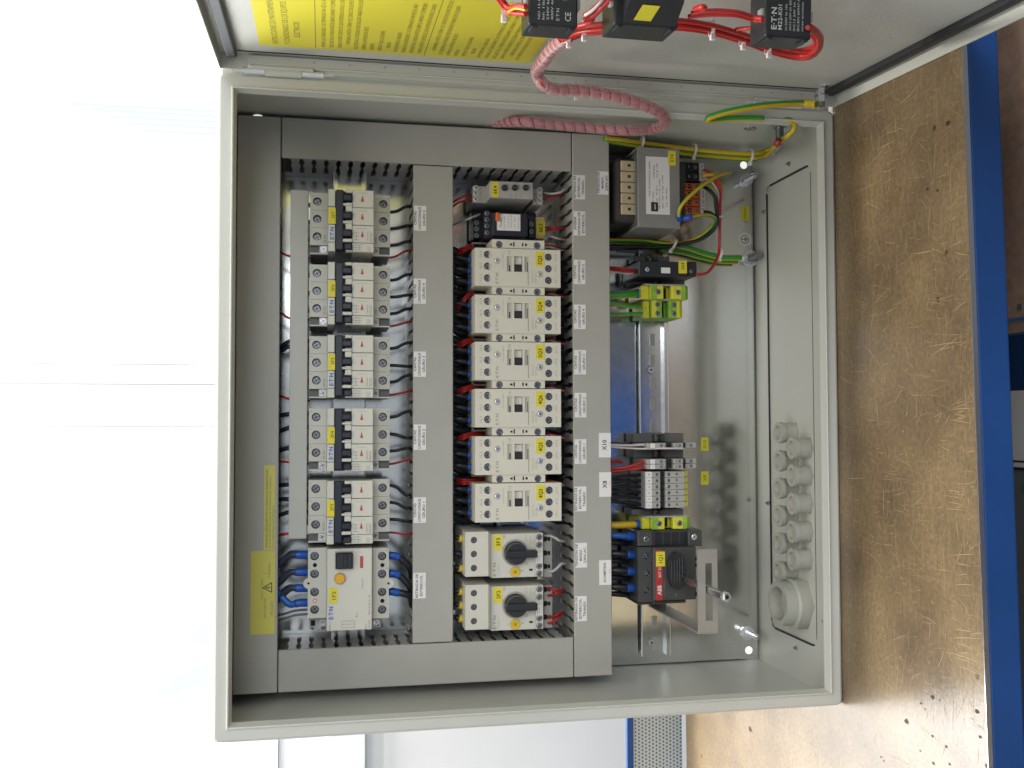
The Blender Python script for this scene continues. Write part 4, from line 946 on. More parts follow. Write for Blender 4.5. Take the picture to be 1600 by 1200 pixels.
for px, ys in ((743.5, (293.5, 302, 311.2)), (843.5, (297, 305.5, 314))):
    for y in ys: u, v = g(px, y, RWt - 26); screw(o, u, v, RWt - 25.8, 3.0, m='chrome')

# plug-in relay on its socket
RK = 78.0; c = frame(788, 355, RK); o = thing('plug_in_relay', c, 'dark plug-in relay with orange lever, tagged 6K3, beside the timing relay', 'relay'); g = Loc(c)
b = MB(); r = g.rect(737, 331, 838, 373.5, 30); b.box(*r, 8, 30, 'navy_plastic', 1); r = g.rect(756, 330.5, 769, 372, 62); b.box(*r, 30, 62, 'navy_plastic', .8)
r = g.rect(740, 343, 755, 372.5, 46); b.box(*r, 30, 46, 'navy_plastic', .8); r = g.rect(826, 336, 838, 372, 54); b.box(*r, 30, 54, 'navy_plastic', .8); b.build('socket', o)
r = g.rect(770, 332, 825, 369, RK); b = MB(); b.box(*r, 30, RK, 'navy_plastic', 1.2); x = b.build('relay_cube', o)
r = g.rect(776.5, 334.5, 813, 360.5, RK)
tape(x, *r, RK, 'white_label', [('finder', (r[0] + r[1]) / 2, r[3] - 4, 3, 'print_grey', 10), ('55.34 7A 250V', (r[0] + r[1]) / 2, r[3] - 8, 1.5, 'print_grey', 14), ('12 22 32 42', (r[0] + r[1]) / 2 + 1, r[3] - 12, 1.5, 'print_grey', 13), ('14 24 34 44', (r[0] + r[1]) / 2 + 1, r[3] - 15, 1.5, 'print_grey', 13), ('- A1   A2 +', (r[0] + r[1]) / 2, r[3] - 19, 1.5, 'print_grey', 13), ('MADE IN ITALY', (r[0] + r[1]) / 2, r[2] + 2, 1.1, 'print_grey', 13)], 'printed_label')
r = g.rect(774.5, 331.8, 780.8, 345.5, RK + 2); b = MB(); b.box(*r, RK - 4, RK + 3, 'orange_plastic', 1.5); b.build('test_lever', o)
for px, ys, w_ in ((761, (333, 343, 353, 363.3), 62.2), (744.6, (348, 357.6, 368), 46.2), (830.5, (350, 361.7), 54.2)):
    for y in ys: u, v = g(px, y, w_); screw(o, u, v, w_, 2.6, m='screw_steel')
r = g.rect(837.8, 339, 851, 372.5, 60); b = MB(); b.box(*r, 20, 60, 'cream_plastic', .8); b.build('tag_holder', o)
r = g.rect(838.2, 345, 851.6, 368, 60.3); tape(o, *r, 60.3, 'yellow_label', [('6K3', (r[0] + r[1]) / 2, (r[2] + r[3]) / 2, 4.2, 'print_black', 9, .015)], 'tag')

# ================================================================== ROW 3
# transformer
TH = 92.0; c = frame(1028, 293, TH); o = thing('control_transformer', c, 'grey sheet metal control transformer with white data label, tagged 5T4, at the lower right', 'transformer'); g = Loc(c)
r = g.rect(996.5, 231, 1062.5, 355.5, TH); b = MB(); b.box(r[0], r[1], r[2], r[3], TH - 2, TH, 'transformer_grey', .8); b.box(r[0], r[0] + 2, r[2], r[3], 4, TH - 2.1, 'transformer_grey'); b.box(r[1] - 2, r[1], r[2], r[3], 4, TH - 2.1, 'transformer_grey')
b.box(r[0] - 12, r[0] - .1, r[2] + 4, r[3] - 4, .3, 2.3, 'transformer_grey'); b.box(r[1] + .1, r[1] + 12, r[2] + 4, r[3] - 4, .3, 2.3, 'transformer_grey'); b.build('housing', o)
b = MB(); b.box(r[0] + 8, r[1] - 8, r[2] - 14, r[3] + 22, 10, TH - 16, 'coil_dark', 6); b.build('coil', o)
b = MB(); b.box(r[0] + 3, r[1] - 3, r[2] + 2, r[3] - 2, 6, TH - 6, 'grey_plastic')
for k in range(14): b.box(r[0] + 2.6, r[1] - 2.6, r[2] + 1.6, r[2] + 1.9, 8 + k * 5, 9 + k * 5, 'steel')
b.build('lamination', o)
q = g.rect(969, 251, 996.5, 336, TH - 16); b = MB(); n = 5; st2 = (q[1] - q[0]) / n
b.box(q[0], q[1], q[2], q[3], TH - 34, TH - 22, 'cream_plastic', .6)
for k in range(n):
    a = q[0] + k * st2; b.box(a + .4, a + st2 - .4, q[2] + 2, q[3] - .5, TH - 22, TH - 14, 'cream_plastic', .8); b.box(a + st2 / 2 - 1.4, a + st2 / 2 + 1.6, q[2] + 8.5, q[2] + 12, TH - 14, TH - 13.9, 'coil_dark'); b.box(a + 1.4, a + st2 - 1.4, q[2] + 2.6, q[2] + 5.5, TH - 14, TH - 13.9, 'ivory_dim')
b.build('terminal_strip', o)
r = g.rect(1009.2, 245.2, 1046.2, 335, TH)
uL, uR, vB, vT = r; m1 = 'print_black'; W_ = uR - uL
tape(o, *r, TH, 'white_label', [('MOD. TR-MONOFASICO  50/60Hz', uL + W_ * .62, vT - 4, 2.0, m1, W_ * .6), ('ST 100VA', uL + W_ * .30, vT - 8, 1.8, m1, 12), ('IP 00    HL.40°C', uL + W_ * .34, vT - 12, 1.8, m1, 20), ('230/400', uL + W_ * .74, vT - 9, 1.8, m1, 14), ('CL.B 100', uL + W_ * .76, vT - 12.5, 1.8, m1, 16), ('PRI. 230V ± 15V  0,45A', uL + W_ * .36, vB + 11.5, 1.9, m1, 32), ('SEC. 24V 4,16A  0-24V', uL + W_ * .40, vB + 8, 1.9, m1, 36), ('F.A. 100-1000', uL + W_ * .3, vB + 3.6, 1.8, m1, 20)], 'data_label')
b = MB(); b.box(uL + 3, uL + 13, vT - 13.5, vT - 5.5, TH + .26, TH + .34, 'print_black'); b.box(uL + 5, uL + 11, vT - 10.4, vT - 9.6, TH + .34, TH + .4, 'white_label'); b.build('maker_mark', o)
r = g.rect(1043.8, 236, 1055.8, 258.5, TH + .6); tape(o, *r, TH + .6, 'yellow_label', [('5T4', (r[0] + r[1]) / 2, (r[2] + r[3]) / 2, 3.8, 'print_olive', 8.5, .015)], 'tag')
TF = g
# fuse terminals (black) and orange terminals
w_ = 52
def screw_block(name, label, cat, rect, w_, m, n, tagtext, colm):
    c = frame((rect[0] + rect[2]) / 2, (rect[1] + rect[3]) / 2, w_); o = thing(name, c, label, cat); g = Loc(c); r = g.rect(*rect, w_)
    hu = (r[1] - r[0]) / n; b = MB(); b.box(r[0], r[1], r[2], r[3], .5, w_ - 6, m, .8); b.build('housing', o)
    for k in range(n):
        a = r[0] + k * hu; b = MB(); b.box(a + .4, a + hu - .4, r[2] + .6, r[3] - 1, w_ - 6, w_ - 1, m, .8)
        b.box(a + hu * .22, a + hu * .78, r[3] - 13, r[3] - 9, w_ - 1, w_ - .8, 'hole_dark'); b.box(a + hu * .35, a + hu * .65, r[3] - 12, r[3] - 10, w_ - .8, w_ - .6, 'screw_steel'); b.box(a + hu * .3, a + hu * .55, r[3] - 6.5, r[3] - 3.5, w_ - 1, w_ - .8, 'hole_dark'); x = b.build('terminal', o)
        screw(x, a + hu / 2, r[2] + 8.4, w_ - .9, 2.3)
    b = MB(); b.box(r[0] + 1, r[1] - 1, r[2] - 1.6, r[2] + 4.2, w_ - 6, w_ + .2, 'white_label', .3)
    if tagtext: b.text(tagtext, (r[0] + r[1]) / 2, r[2] + 1.2, w_ + .3, 2.4, 'print_grey', 'C', (r[1] - r[0]) * .75)
    b.build('marker_strip', o); return o, g, c
screw_block('terminal_block', 'small black two pole terminal block with white marker strip, below the transformer', 'terminal block', (1062.5, 252.5, 1098, 283), 44, 'black_plastic', 2, '24V 0', None)
screw_block('terminal_block', 'orange four pole terminal block with white marker strip, beside the black one below the transformer', 'terminal block', (1064, 284.8, 1100, 334.5), 44, 'orange_plastic', 4, '0 230 400 +', None)

# interface relay
w_ = 70; c = frame(1043, 420, w_); o = thing('interface_relay', c, 'slim black interface relay tagged 3R4, clamped on the lower rail beside the earth terminals', 'relay'); g = Loc(c)
r = g.rect(998, 408.3, 1074, 432.3, w_); b = MB(); b.box(*r, 18, w_, 'black_plastic', 1.2); q = g.rect(1074, 409, 1089, 432, w_ - 2); b.box(q[0], q[1], q[2], q[3], 10, w_ - 2, 'black_plastic', 1); q = g.rect(1000, 409, 1040, 431.5, 20); b.box(r[0], r[1], r[2] + 3, r[3] - 3, 2, 18.3, 'grey_plastic'); b.build('housing', o)
r = g.rect(1033, 418.2, 1047, 427, w_); tape(o, *r, w_, 'white_label', [], 'blank_label'); r = g.rect(1060.2, 407.8, 1073.2, 427.2, w_); tape(o, *r, w_, 'yellow_label', [('3R4', (r[0] + r[1]) / 2 + 1, (r[2] + r[3]) / 2, 3.6, 'print_olive', 8, .015)], 'tag')
u, v = g(1011.3, 421, w_); screw(o, u, v, w_ + .2, 2.4, m='chrome'); u, v = g(1080, 424, w_ - 2); screw(o, u, v, w_ - 1.8, 2.0)
def end_stop(y0, y1, x0, x1, w_, label, m='grey_plastic'):
    c = frame((x0 + x1) / 2, (y0 + y1) / 2, w_); o = thing('end_stop', c, label, 'end clamp', 'grey end clamps on the lower rail'); g = Loc(c); r = g.rect(x0, y0, x1, y1, w_); b = MB()
    mid = (r[2] + r[3]) / 2
    b.box(r[0], r[1], r[2], mid - 6, 4, w_ - 4, m, .6); b.box(r[0], r[1], mid + 6, r[3], 4, w_ - 8, m, .6); b.box(r[0] + .6, r[1] - .6, mid - 5.9, mid + 5.9, 4, w_ - 12, m, .5); b.box(r[0] + 1, r[1] - 1, mid - 5, mid - 1.4, w_ - 12, w_ + .5, 'switch_grey', .4); b.box(r[0] + 1, r[1] - 1, mid + 3, mid + 5.6, w_ - 12, w_ - 3, m, .4)
    b.build('clamp', o); b = MB(); b.knob((r[0] + r[1]) / 2, mid + 1, w_ - 12, w_ - 9, 2.0, 'screw_steel', 12); b.build('clamp_screw', o); return o
end_stop(399, 408, 993, 1048, 30, 'grey end clamp to the right of the black interface relay')
end_stop(432.6, 443.5, 990, 1072, 34, 'grey end clamp between the interface relay and the earth terminals')
end_stop(677, 691, 993, 1070, 40, 'grey end clamp to the right of the X10 terminal')
end_stop(701, 715.5, 993, 1070, 40, 'grey end clamp between terminals X10 and X8')
end_stop(796, 805, 990, 1070, 40, 'grey end clamp between terminal block X8 and the earth terminal by the main switch')
# earth terminals
def earth_terminal(x0, y0, x1, y1, w_, label, n=1, green=False):
    c = frame((x0 + x1) / 2, (y0 + y1) / 2, w_); o = thing('earth_terminal', c, label, 'earth terminal', 'green and yellow earth terminals'); g = Loc(c); r = g.rect(x0, y0, x1, y1, w_); b = MB(); A, Bm = ('terminal_green', 'terminal_yellow') if green else ('terminal_yellow', 'terminal_green')
    v0, v1 = r[2], r[3]; L_ = v1 - v0; u0, u1 = r[0], r[1]
    b.box(u0 + .3, u1 - .3, v0, v1, 6, w_ - 12, A, .6)
    b.box(u0, u1, v1 - L_ * .16, v1, w_ - 12, w_ - 6, Bm if green else A, .6)
    b.box(u0, u1, v0 + L_ * .56, v0 + L_ * .83, w_ - 12, w_, A, .6); b.box(u0, u1, v0 + L_ * .08, v0 + L_ * .38, w_ - 12, w_, A if not green else A, .6)
    b.box(u0 + .2, u1 - .2, v0, v0 + L_ * .075, w_ - 12, w_ - 4, Bm, .4)
    b.box(u0 + .1, u1 - .1, v0 + L_ * .70, v0 + L_ * .83, w_, w_ + .15, Bm); b.box(u0 + .1, u1 - .1, v0 + L_ * .1, v0 + L_ * .18, w_, w_ + .15, Bm)
    b.box(u0 + 1.5, u1 - 1.5, v0 + L_ * .43, v0 + L_ * .5, w_ - 12, w_ - 11.6, 'hole_dark')
    b.build('housing', o); hw = (u1 - u0) / n
    b = MB(); b.box(u1 + .05, u1 + 1.4, v0 + 2, v1 - 2, 6, w_ - 1, 'terminal_grey'); b.build('end_plate', o)
    for k in range(n):
        for t in (.25, .68): screw(o, u0 + (k + .5) * hw, v0 + L_ * t, w_ + .5, min(3.0, hw * .3))
    return o, c
earth_terminal(1005, 446, 1077, 467, 60, 'large yellow and green earth terminal right of the double one')
earth_terminal(1008, 469.5, 1068, 496.5, 52, 'green and yellow double earth terminal next to the bare length of lower rail', 2, True)
earth_terminal(1006, 808.5, 1080, 827, 60, 'yellow and green earth terminal between the X8 terminals and the main switch')
# through terminals
def slim(x0, y0, x1, y1, w_, n, label, marks):
    c = frame((x0 + x1) / 2, (y0 + y1) / 2, w_); o = thing('through_terminal', c, label, 'terminal block', 'slim grey two tier terminals'); g = Loc(c); r = g.rect(x0, y0, x1, y1, w_); hw = (r[1] - r[0]) / n; L_ = r[3] - r[2]
    for k in range(n):
        a0 = r[0] + k * hw + .2; a1 = a0 + hw - .4; b = MB(); V = lambda t: r[3] - L_ * t
        b.box(a0, a1, V(1), V(.05), 6, w_ - 14, 'terminal_grey', .3); b.box(a0, a1, V(.36), V(0), w_ - 14, w_, 'terminal_grey', .4); b.box(a0, a1, V(.70), V(.52), w_ - 14, w_ - 2, 'terminal_grey', .4); b.box(a0, a1, V(1), V(.80), w_ - 14, w_ - 10, 'terminal_grey', .4)
        b.box(a0, a1, V(.52), V(.36), w_ - 14, w_ - 9, 'black_plastic'); b.box(a0, a1, V(.80), V(.70), w_ - 14, w_ - 12, 'black_plastic')
        b.box(a0 + .2, a1 - .2, V(.15), V(.065), w_, w_ + .4, 'white_label', .1); b.text(marks[k], (a0 + a1) / 2, V(.107), w_ + .46, 2.0, 'print_grey')
        for t in (.27, .63, .90): b.knob((a0 + a1) / 2, V(t), w_ - (0 if t < .3 else 2 if t < .7 else 10), w_ + .2 - (0 if t < .3 else 2 if t < .7 else 10), 1.7, 'screw_steel', 12)
        for t in (.335, .545, .84): b.mesh([L3((a0 + a1) / 2 - 1.2, V(t), w_ + .1), L3((a0 + a1) / 2 + 1.2, V(t), w_ + .1), L3((a0 + a1) / 2, V(t + .02), w_ + .1)], [(0, 1, 2)], 'hole_dark')
        b.build('terminal', o)
    return o
slim(1011, 692, 1093, 700.5, 66, 1, 'single slim two tier terminal of strip X10 between two grey end clamps', ['1'])
slim(1011, 717, 1093, 733, 66, 2, 'pair of slim two tier terminals beside the six-way X8 block', ['11', '12'][::-1])
w_ = 58; c = frame(1040, 765, w_); o = thing('six_way_terminal_block', c, 'light grey six-way terminal block of strip X8 with blue sleeved black wires', 'terminal block'); g = Loc(c); r = g.rect(1008, 736.5, 1071, 794, w_); n = 6; hw = (r[1] - r[0]) / n; L_ = r[3] - r[2]
for k in range(n):
    a0 = r[0] + k * hw + .15; a1 = a0 + hw - .3; b = MB(); V = lambda t: r[3] - L_ * t
    b.box(a0, a1, V(1), V(.0), 6, w_ - 12, 'terminal_grey', .3); b.box(a0, a1, V(.375), V(0), w_ - 12, w_, 'terminal_grey', .3); b.box(a0, a1, V(1), V(.52), w_ - 12, w_ - 2, 'terminal_grey', .3); b.box(a0 + .5, a1 - .5, V(.51), V(.385), w_ - 12, w_ - 7, 'black_plastic')
    b.box(a0, a1, V(.165), V(.01), w_, w_ + .5, 'white_label'); b.text(['1', '3', '5', '7', '9', '11'][k] if False else str([1, 2, 4, 6, 8, 10][k]), (a0 + a1) / 2, V(.09), w_ + .56, 2.3, 'print_black')
    b.box(a0 - .05, a1 + .05, V(1.0) - 5.5, V(1.0) - .1, 10, w_ - 14, 'terminal_green' if k % 2 else 'terminal_green'); b.box(a0 + .8, a1 - .8, V(1.0) - 6.0, V(1.0) - .1, w_ - 14, w_ - 9, 'terminal_yellow')
    x = b.build('terminal', o)
    for t in (.29, .60): screw(x, (a0 + a1) / 2, V(t), w_ + (.1 if t < .4 else -1.9), 1.9)
    screw(x, (a0 + a1) / 2 + .3, V(.80), w_ - 1.9, 1.3, 'bar', 'screw_steel')
XT = (g, r, hw)

# main switch with shaft and bracket
w_ = 76; c = frame(1045, 890, w_); o = thing('main_switch', c, 'dark grey main switch with red strip and oval collar, tagged 1Q1', 'switch'); g = Loc(c)
b = MB(); r = g.rect(1021, 855, 1088, 938, w_); b.box(*r, 8, w_, 'switch_grey', 1.2); q = g.rect(996.8, 855, 1020.5, 941, w_ - 8)
hs = [(*g(1009.5, y, w_ - 8), 3.3) for y in (869, 895.3, 921.7)]; b.holed(*q, 8, w_ - 8, hs, 5, 'switch_grey', 'black_plastic')
r2_ = g.rect(996.8, 829, 1097, 853.5, w_ - 10); b.box(*r2_, 8, w_ - 14, 'switch_grey', 1); q2_ = g.rect(996.8, 829, 1020, 853.5, w_ - 8); b.box(*q2_, w_ - 14, w_ - 8, 'switch_grey', .8); q3 = g.rect(1076, 829, 1097, 853.5, w_ - 8); b.box(*q3, w_ - 14, w_ - 8, 'switch_grey', .8)
for k in range(4): e = g.rect(1024 + k * 13, 831, 1034 + k * 13, 852, w_ - 14); b.box(*e, w_ - 14, w_ - 13, 'black_plastic')
e = g.rect(1022, 938.3, 1072, 943, w_ - 12); b.box(*e, 8, w_ - 12, 'switch_grey', .8); e = g.rect(996.8, 941.4, 1022, 945, w_ - 16); b.box(*e, 8, w_ - 16, 'switch_grey', .8)
for y in (870, 880, 912, 925): e = g.rect(1086, y, 1089, y + 6, w_); b.box(*e, w_, w_ + .2, 'hole_dark')
b.build('housing', o)
for h in hs: screw(o, h[0], h[1], w_ - 8 - 2.6, 2.7, m='steel')
for px, py in ((1009.8, 842.5), (1084.6, 839)): u, v = g(px, py, w_ - 8); screw(o, u, v, w_ - 7.9, 3.2, m='chrome' if px > 1050 else 'steel')
r = g.rect(1024.4, 859.4, 1035.4, 938, w_); b = MB(); b.box(*r, w_, w_ + .5, 'red_plastic', .2); u, v = g(1030, 922, w_); b.text('ABB', u, v, w_ + .6, 4.6, 'print_white', 'C', 10.5, .02); u, v = g(1030.5, 894, w_); b.text('EOT 32', u, v, w_ + .6, 2.8, 'print_white', 'C', 10.5, .01); u, v = g(1038, 919, w_); b.text('OT40F3', u, v, w_ + .1, 2.2, 'print_grey', 'C', 16); u, v = g(1056, 929, w_); b.text('II', u, v, w_ + .1, 2.6, 'print_grey', 'C', 2.5); b.build('maker_strip', o)
r = g.rect(1025, 862, 1039, 885, w_ + .6); tape(o, *r, w_ + .6, 'yellow_label', [('1Q1', (r[0] + r[1]) / 2, (r[2] + r[3]) / 2, 4.4, 'print_black', 8.5, .01)], 'tag')
u, v = g(1058.7, 891.7, w_ + 8); b = MB(); n = 32
A = [L3(u + 19.5 * math.copysign(abs(math.cos(k * 2 * math.pi / n)) ** .75, math.cos(k * 2 * math.pi / n)), v + 9.8 * math.sin(k * 2 * math.pi / n), w_) for k in range(n)]; B2 = [Vector((p.x, p.y - 9, p.z)) for p in A]
b.mesh(A + B2, [(k, (k + 1) % n, n + (k + 1) % n, n + k) for k in range(n)] + [list(range(n, 2 * n))], 'black_plastic')
for k in range(5): b.box(u - 15 + k, u + 15 - k, v - 6 + k * 3, v - 4.6 + k * 3, w_ + 9, w_ + 9.8, 'black_plastic', .3)
b.build('collar', o)
s0 = PX(1066, 903, PL - w_ - 8); s1 = PX(1138, 926.5, PL - 203); s1b = Vector((s0.x + (s1.x - s0.x) * 1.0, s1.y, s1.z))
# the square shaft runs straight out from the switch
b = MB(); us, vs_ = s0.x - c.x, s0.z - c.z; b.box(us - 3.2, us + 3.2, vs_ - 3.2, vs_ + 3.2, w_ + 5, 203, 'steel', .5); b.build('shaft', o)
b = MB(); b.cyl(L3(us, vs_, 197), (0, -1, 0), 4.6, 5, 'chrome', 8, None, True, False); b.knob(us, vs_, 202.9, 203.6, 1.8, 'hole_dark', 10); b.build('shaft_pin', o)
# bracket: a flat slotted strip held out from the rail by one sheet arm
wb = 160; p = [PX(1090, 858, PL - wb), PX(1121, 987, PL - wb)]; c = Vector(((p[0].x + p[1].x) / 2, PL, (p[0].z + p[1].z) / 2)); o = thing('shaft_bracket', c, 'bent bare steel bracket with a long slot that guides the main switch shaft', 'bracket'); g = Loc(c)
r = g.rect(1090.3, 858.5, 1121.3, 987.5, wb); sl = g.rect(1102.5, 880, 1113.3, 970, wb); b = MB(); t = 2
b.box(r[0], r[1], r[2], sl[2], wb - t, wb, 'bracket_steel'); b.box(r[0], r[1], sl[3], r[3], wb - t, wb, 'bracket_steel'); b.box(r[0], sl[0], sl[2] + .02, sl[3] - .02, wb - t, wb, 'bracket_steel'); b.box(sl[1], r[1], sl[2] + .02, sl[3] - .02, wb - t, wb, 'bracket_steel')
b.build('slotted_strip', o); b = MB(); b.box(r[0] - 2, r[0] - .05, r[2], r[3], 8.5, wb, 'bracket_steel', .4); b.box(r[0] - .05, r[0] + 16, r[2], r[3], 8.5, 10.5, 'bracket_steel'); b.build('arm', o)

# ================================================================== LABELS STUCK ON THE DUCTS
LW = DC + 1.3
def dlabel(px, py, lines, w_, h_, label, group='white printed labels on the ducts', foot=True):
    q = at(px, py, PL - LW); o = thing('printed_label', (q.x, PL, q.z), label, 'label', group)
    n = len(lines); ls = []
    dz = 4.5 if n > 1 else 0; z = (n - 1) * dz / 2 + (.6 if foot else 0)
    for l in lines:
        big = n == 1 and len(l) < 4
        ls.append((l, 0, z, 4.6 if big else 2.7, 'print_black', 0.9 * w_ if len(l) > 12 else None if big else min(len(l) * 2.35, .92 * w_), (.02 if big else .014))); z -= dz
    tape(o, -w_ / 2, w_ / 2, -h_ / 2, h_ / 2, LW, 'white_label', ls, 'paper', .3)
    if foot: b = MB(); b.text('1F3 2/1' if n > 1 else '1/1', 1.5, -h_ / 2 + 1.6, LW + .4, 1.2, 'print_grey', 'C', 3.5); b.build('small_print', o)
G5 = ['CINTAS', 'LONGITUDINALES']
for k, (y, px) in enumerate(((341, 656.5), (455, 656), (569, 656), (683, 656), (797, 656))):
    dlabel(px, y, G5 + ['GRUPO %d' % (5 - k)], 26, 12.6, 'white label reading CINTAS LONGITUDINALES GRUPO %d below breaker %s' % (5 - k, names[k]))
dlabel(655.5, 915, ['RETIRADA DE', 'ESTIERCOL'], 26, 12.6, 'white label reading RETIRADA DE ESTIERCOL below the residual current breaker')
for k, (px, y) in enumerate(((905.5, 425), (906, 495), (906.5, 566), (907, 633), (907, 705.5))):
    dlabel(px, y, G5 + ['GRUPO %d' % (5 - k)], 26, 12.8, 'white label reading CINTAS LONGITUDINALES GRUPO %d below contactor %s' % (5 - k, cn[k]))
TR = ['RETIRADA DE', 'ESTIERCOL', 'TRANSV.']
dlabel(905, 292.5, TR, 26, 12.8, 'white label reading RETIRADA DE ESTIERCOL TRANSV. below the timing relay')
dlabel(905.5, 349, ['AVERIA', 'RETIRADA DE', 'ESTIERCOL'], 26, 12.8, 'white label reading AVERIA RETIRADA DE ESTIERCOL below the plug-in relay')
dlabel(907, 779.5, TR, 26, 12.8, 'white label reading RETIRADA DE ESTIERCOL TRANSV. below contactor 4Q3')
dlabel(908, 867.5, ['TENSION DE', 'MANDO', '230V AC'], 26, 12.8, 'white label reading TENSION DE MANDO 230V AC below starter 3F3')
dlabel(907.5, 951, TR, 26, 12.8, 'white label reading RETIRADA DE ESTIERCOL TRANSV. below starter 2F2')
dlabel(942, 286, ['TENSION DE', 'MANDO', '230V AC'], 25, 12.4, 'white label reading TENSION DE MANDO 230V AC at the lower duct edge above the transformer')
dlabel(945, 695.5, ['X10'], 26, 13, 'white label reading X10 above the X10 terminals', foot=True)
dlabel(945.5, 757, ['X8'], 26, 13, 'white label reading X8 above the six-way terminal block')
dlabel(945.5, 894.5, ['ACOMETIDA'], 26, 13, 'white label reading ACOMETIDA above the main switch')
# yellow warnings on the top duct
q0 = at(412, 859.5, PL - LW); q1 = at(430, 727, PL - LW); zc = (at(412.5, 800, PL - LW).z + at(429.5, 800, PL - LW).z) / 2; hz = abs(at(412.5, 800, PL - LW).z - at(429.5, 800, PL - LW).z) / 2; hx = (q1.x - q0.x) / 2
o = thing('warning_label', ((q0.x + q1.x) / 2, PL, zc), 'long narrow yellow warning label with three lines of print on the top duct', 'label')
tape(o, -hx, hx, -hz, hz, LW, 'pale_yellow', [('ATENCION: DESCONECTAR LA TENSION DE ALIMENTACION', -hx + 2, 2.6, 2.0, 'print_black', hx * 1.85, 0, 'L'), ('ANTES DE MANIPULAR EL INTERIOR DEL CUADRO', -hx + 2, -.6, 2.0, 'print_grey', hx * 1.7, 0, 'L'), ('SOLO PERSONAL AUTORIZADO', -hx + 2, -3.8, 2.0, 'print_grey', hx, 0, 'L')], 'paper')
za, zb = at(391.5, 925, PL - LW).z, at(429.5, 925, PL - LW).z; xa, xb = at(410, 991, PL - LW).x, at(410, 861, PL - LW).x; hx, hz = (xb - xa) / 2, (za - zb) / 2
o = thing('warning_label', ((xa + xb) / 2, PL, (za + zb) / 2), 'larger yellow warning label with a hazard triangle at the left end of the top duct', 'label')
t = tape(o, -hx, hx, -hz, hz, LW, 'pale_yellow', [], 'paper'); b = MB(); W4 = LW + .3; u = at(420, 918, PL - LW).x - (xa + xb) / 2; v = at(420, 918, PL - LW).z - (za + zb) / 2
for k in range(3):
    a = math.pi / 2 + k * 2.0944; a2 = a + 2.0944; p, q = Vector((u + 5.6 * math.cos(a), v + 5.6 * math.sin(a))), Vector((u + 5.6 * math.cos(a2), v + 5.6 * math.sin(a2))); d = (q - p).normalized(); n_ = Vector((-d.y, d.x)) * .45
    b.poly([L3(*(p + n_), W4), L3(*(q + n_), W4), L3(*(q - n_), W4), L3(*(p - n_), W4)], 'print_black')
b.poly([L3(u - .3, v + 3, W4), L3(u + .9, v + 3, W4), L3(u + .1, v + .4, W4), L3(u + .9, v + .4, W4), L3(u - .5, v - 2.4, W4), L3(u - .2, v - .2, W4), L3(u - 1, v - .2, W4)], 'print_black')
for dx, dy, tx, sz in ((-10, -1, '-', 3), (9, 0, '-', 3), (-20, 3.5, 'DESCONECTAR', 2), (-1, 6.5, 'ANTES DE ABRIR', 1.8), (-20, -3.2, 'PELIGRO', 2.6), (17, -.5, 'TENSION', 2.4), (-28, -6.5, 'L', 3), (14, 4, '/', 4), (-12, 6.5, '-', 3)): b.text(tx, u + dx, v + dy, W4, sz, 'print_grey', 'C')
b.build('printing', o)

# ================================================================== WIRES
def pw(pts): return [PX(*p) if p[0] != 'x' else atx(*p[1:]) for p in pts]
# below the breakers: three black and one red each
ORD = ['first', 'second', 'third', 'fourth', 'fifth', 'sixth', 'seventh', 'eighth', 'ninth', 'tenth', 'eleventh', 'twelfth', 'thirteenth', 'fourteenth']
tn = ['left', 'middle', 'right']
for i, c in enumerate(BR):
    for k in range(3):
        x = c.x - 26.6 + (k + .5) * 17.7; z0 = c.z - 40; dx = ((4, 3, 6), (5, 2, 6), (7, -1, 6), (3, -4, 6), (-2, -6, -10))[i][k]
        wire('wire', 'black wire from the %s bottom terminal of breaker %s into the middle duct' % (tn[k], names[i]), [Vector((x, 130, z0 + 4)), Vector((x, 128, z0 - 3)), Vector((x + dx * .2, 127, z0 - 10)), Vector((x + dx * .75, 126, z0 - 16)), Vector((x + dx, 124, z0 - 21)), Vector((x + dx + 1, 128, z0 - 32))], 1.75, 'black_wire', 'black wires below the circuit breakers')
    x = c.x - 26.6 - 4.5; dx = (7, 4, 3, 4, -2)[i]
    wire('wire', 'thin red wire from the auxiliary contact of breaker %s into the middle duct' % names[i], [Vector((x, 125, z0 + 4)), Vector((x, 124, z0 - 4)), Vector((x + dx * .3, 123, z0 - 10)), Vector((x + dx, 122, z0 - 19)), Vector((x + dx + 2, 128, z0 - 30))], 1.2, 'red_wire', 'red wires below the circuit breakers')
# above the breakers
def topw(n, label, pts, r, m, grp, ends=None): wire('wire', label, pw(pts), r, m, grp, ends=ends)
for i, (y0, y1) in enumerate(((395, 400), (489, 497), (619, 623), (721, 722))):
    topw('wire', 'thin red wire from the top duct to the auxiliary contact of breaker %s' % names[i], [(430, y0 - 3, 140), (440, y0, 120), (452, y1, 112), (484, y1 + 3, 115)], 1.2, 'red_wire', 'red wires above the breakers')
topw('wire', 'short red wire beside the left end of the busbar cover', [(430, 838, 140), (442, 835, 118), (455, 834, 116), (484, 838, 116)], 1.5, 'red_wire', 'red wires above the breakers')
for i, (y0, y1, nm) in enumerate(((540, 533, '2F5'), (547, 541, '2F5'), (648, 647, '2F4'), (672, 668, '2F4'), (702, 700, '2F4'), (757, 757, '2F3'), (779, 780, '2F3'), (803, 800, '2F3'))):
    topw('wire', '%s black wire passing under the busbar cover above breaker %s' % ({0: 'upper', 1: 'lower', 2: 'rightmost', 3: 'middle', 4: 'leftmost', 5: 'rightmost', 6: 'middle', 7: 'leftmost'}[i], nm), [(428, y0 + 5, 150), (440, y0 + 1, 130), (455, y1, 124), (490, y1, 128)], 2.3, 'dark_wire', 'black wires under the busbar cover')
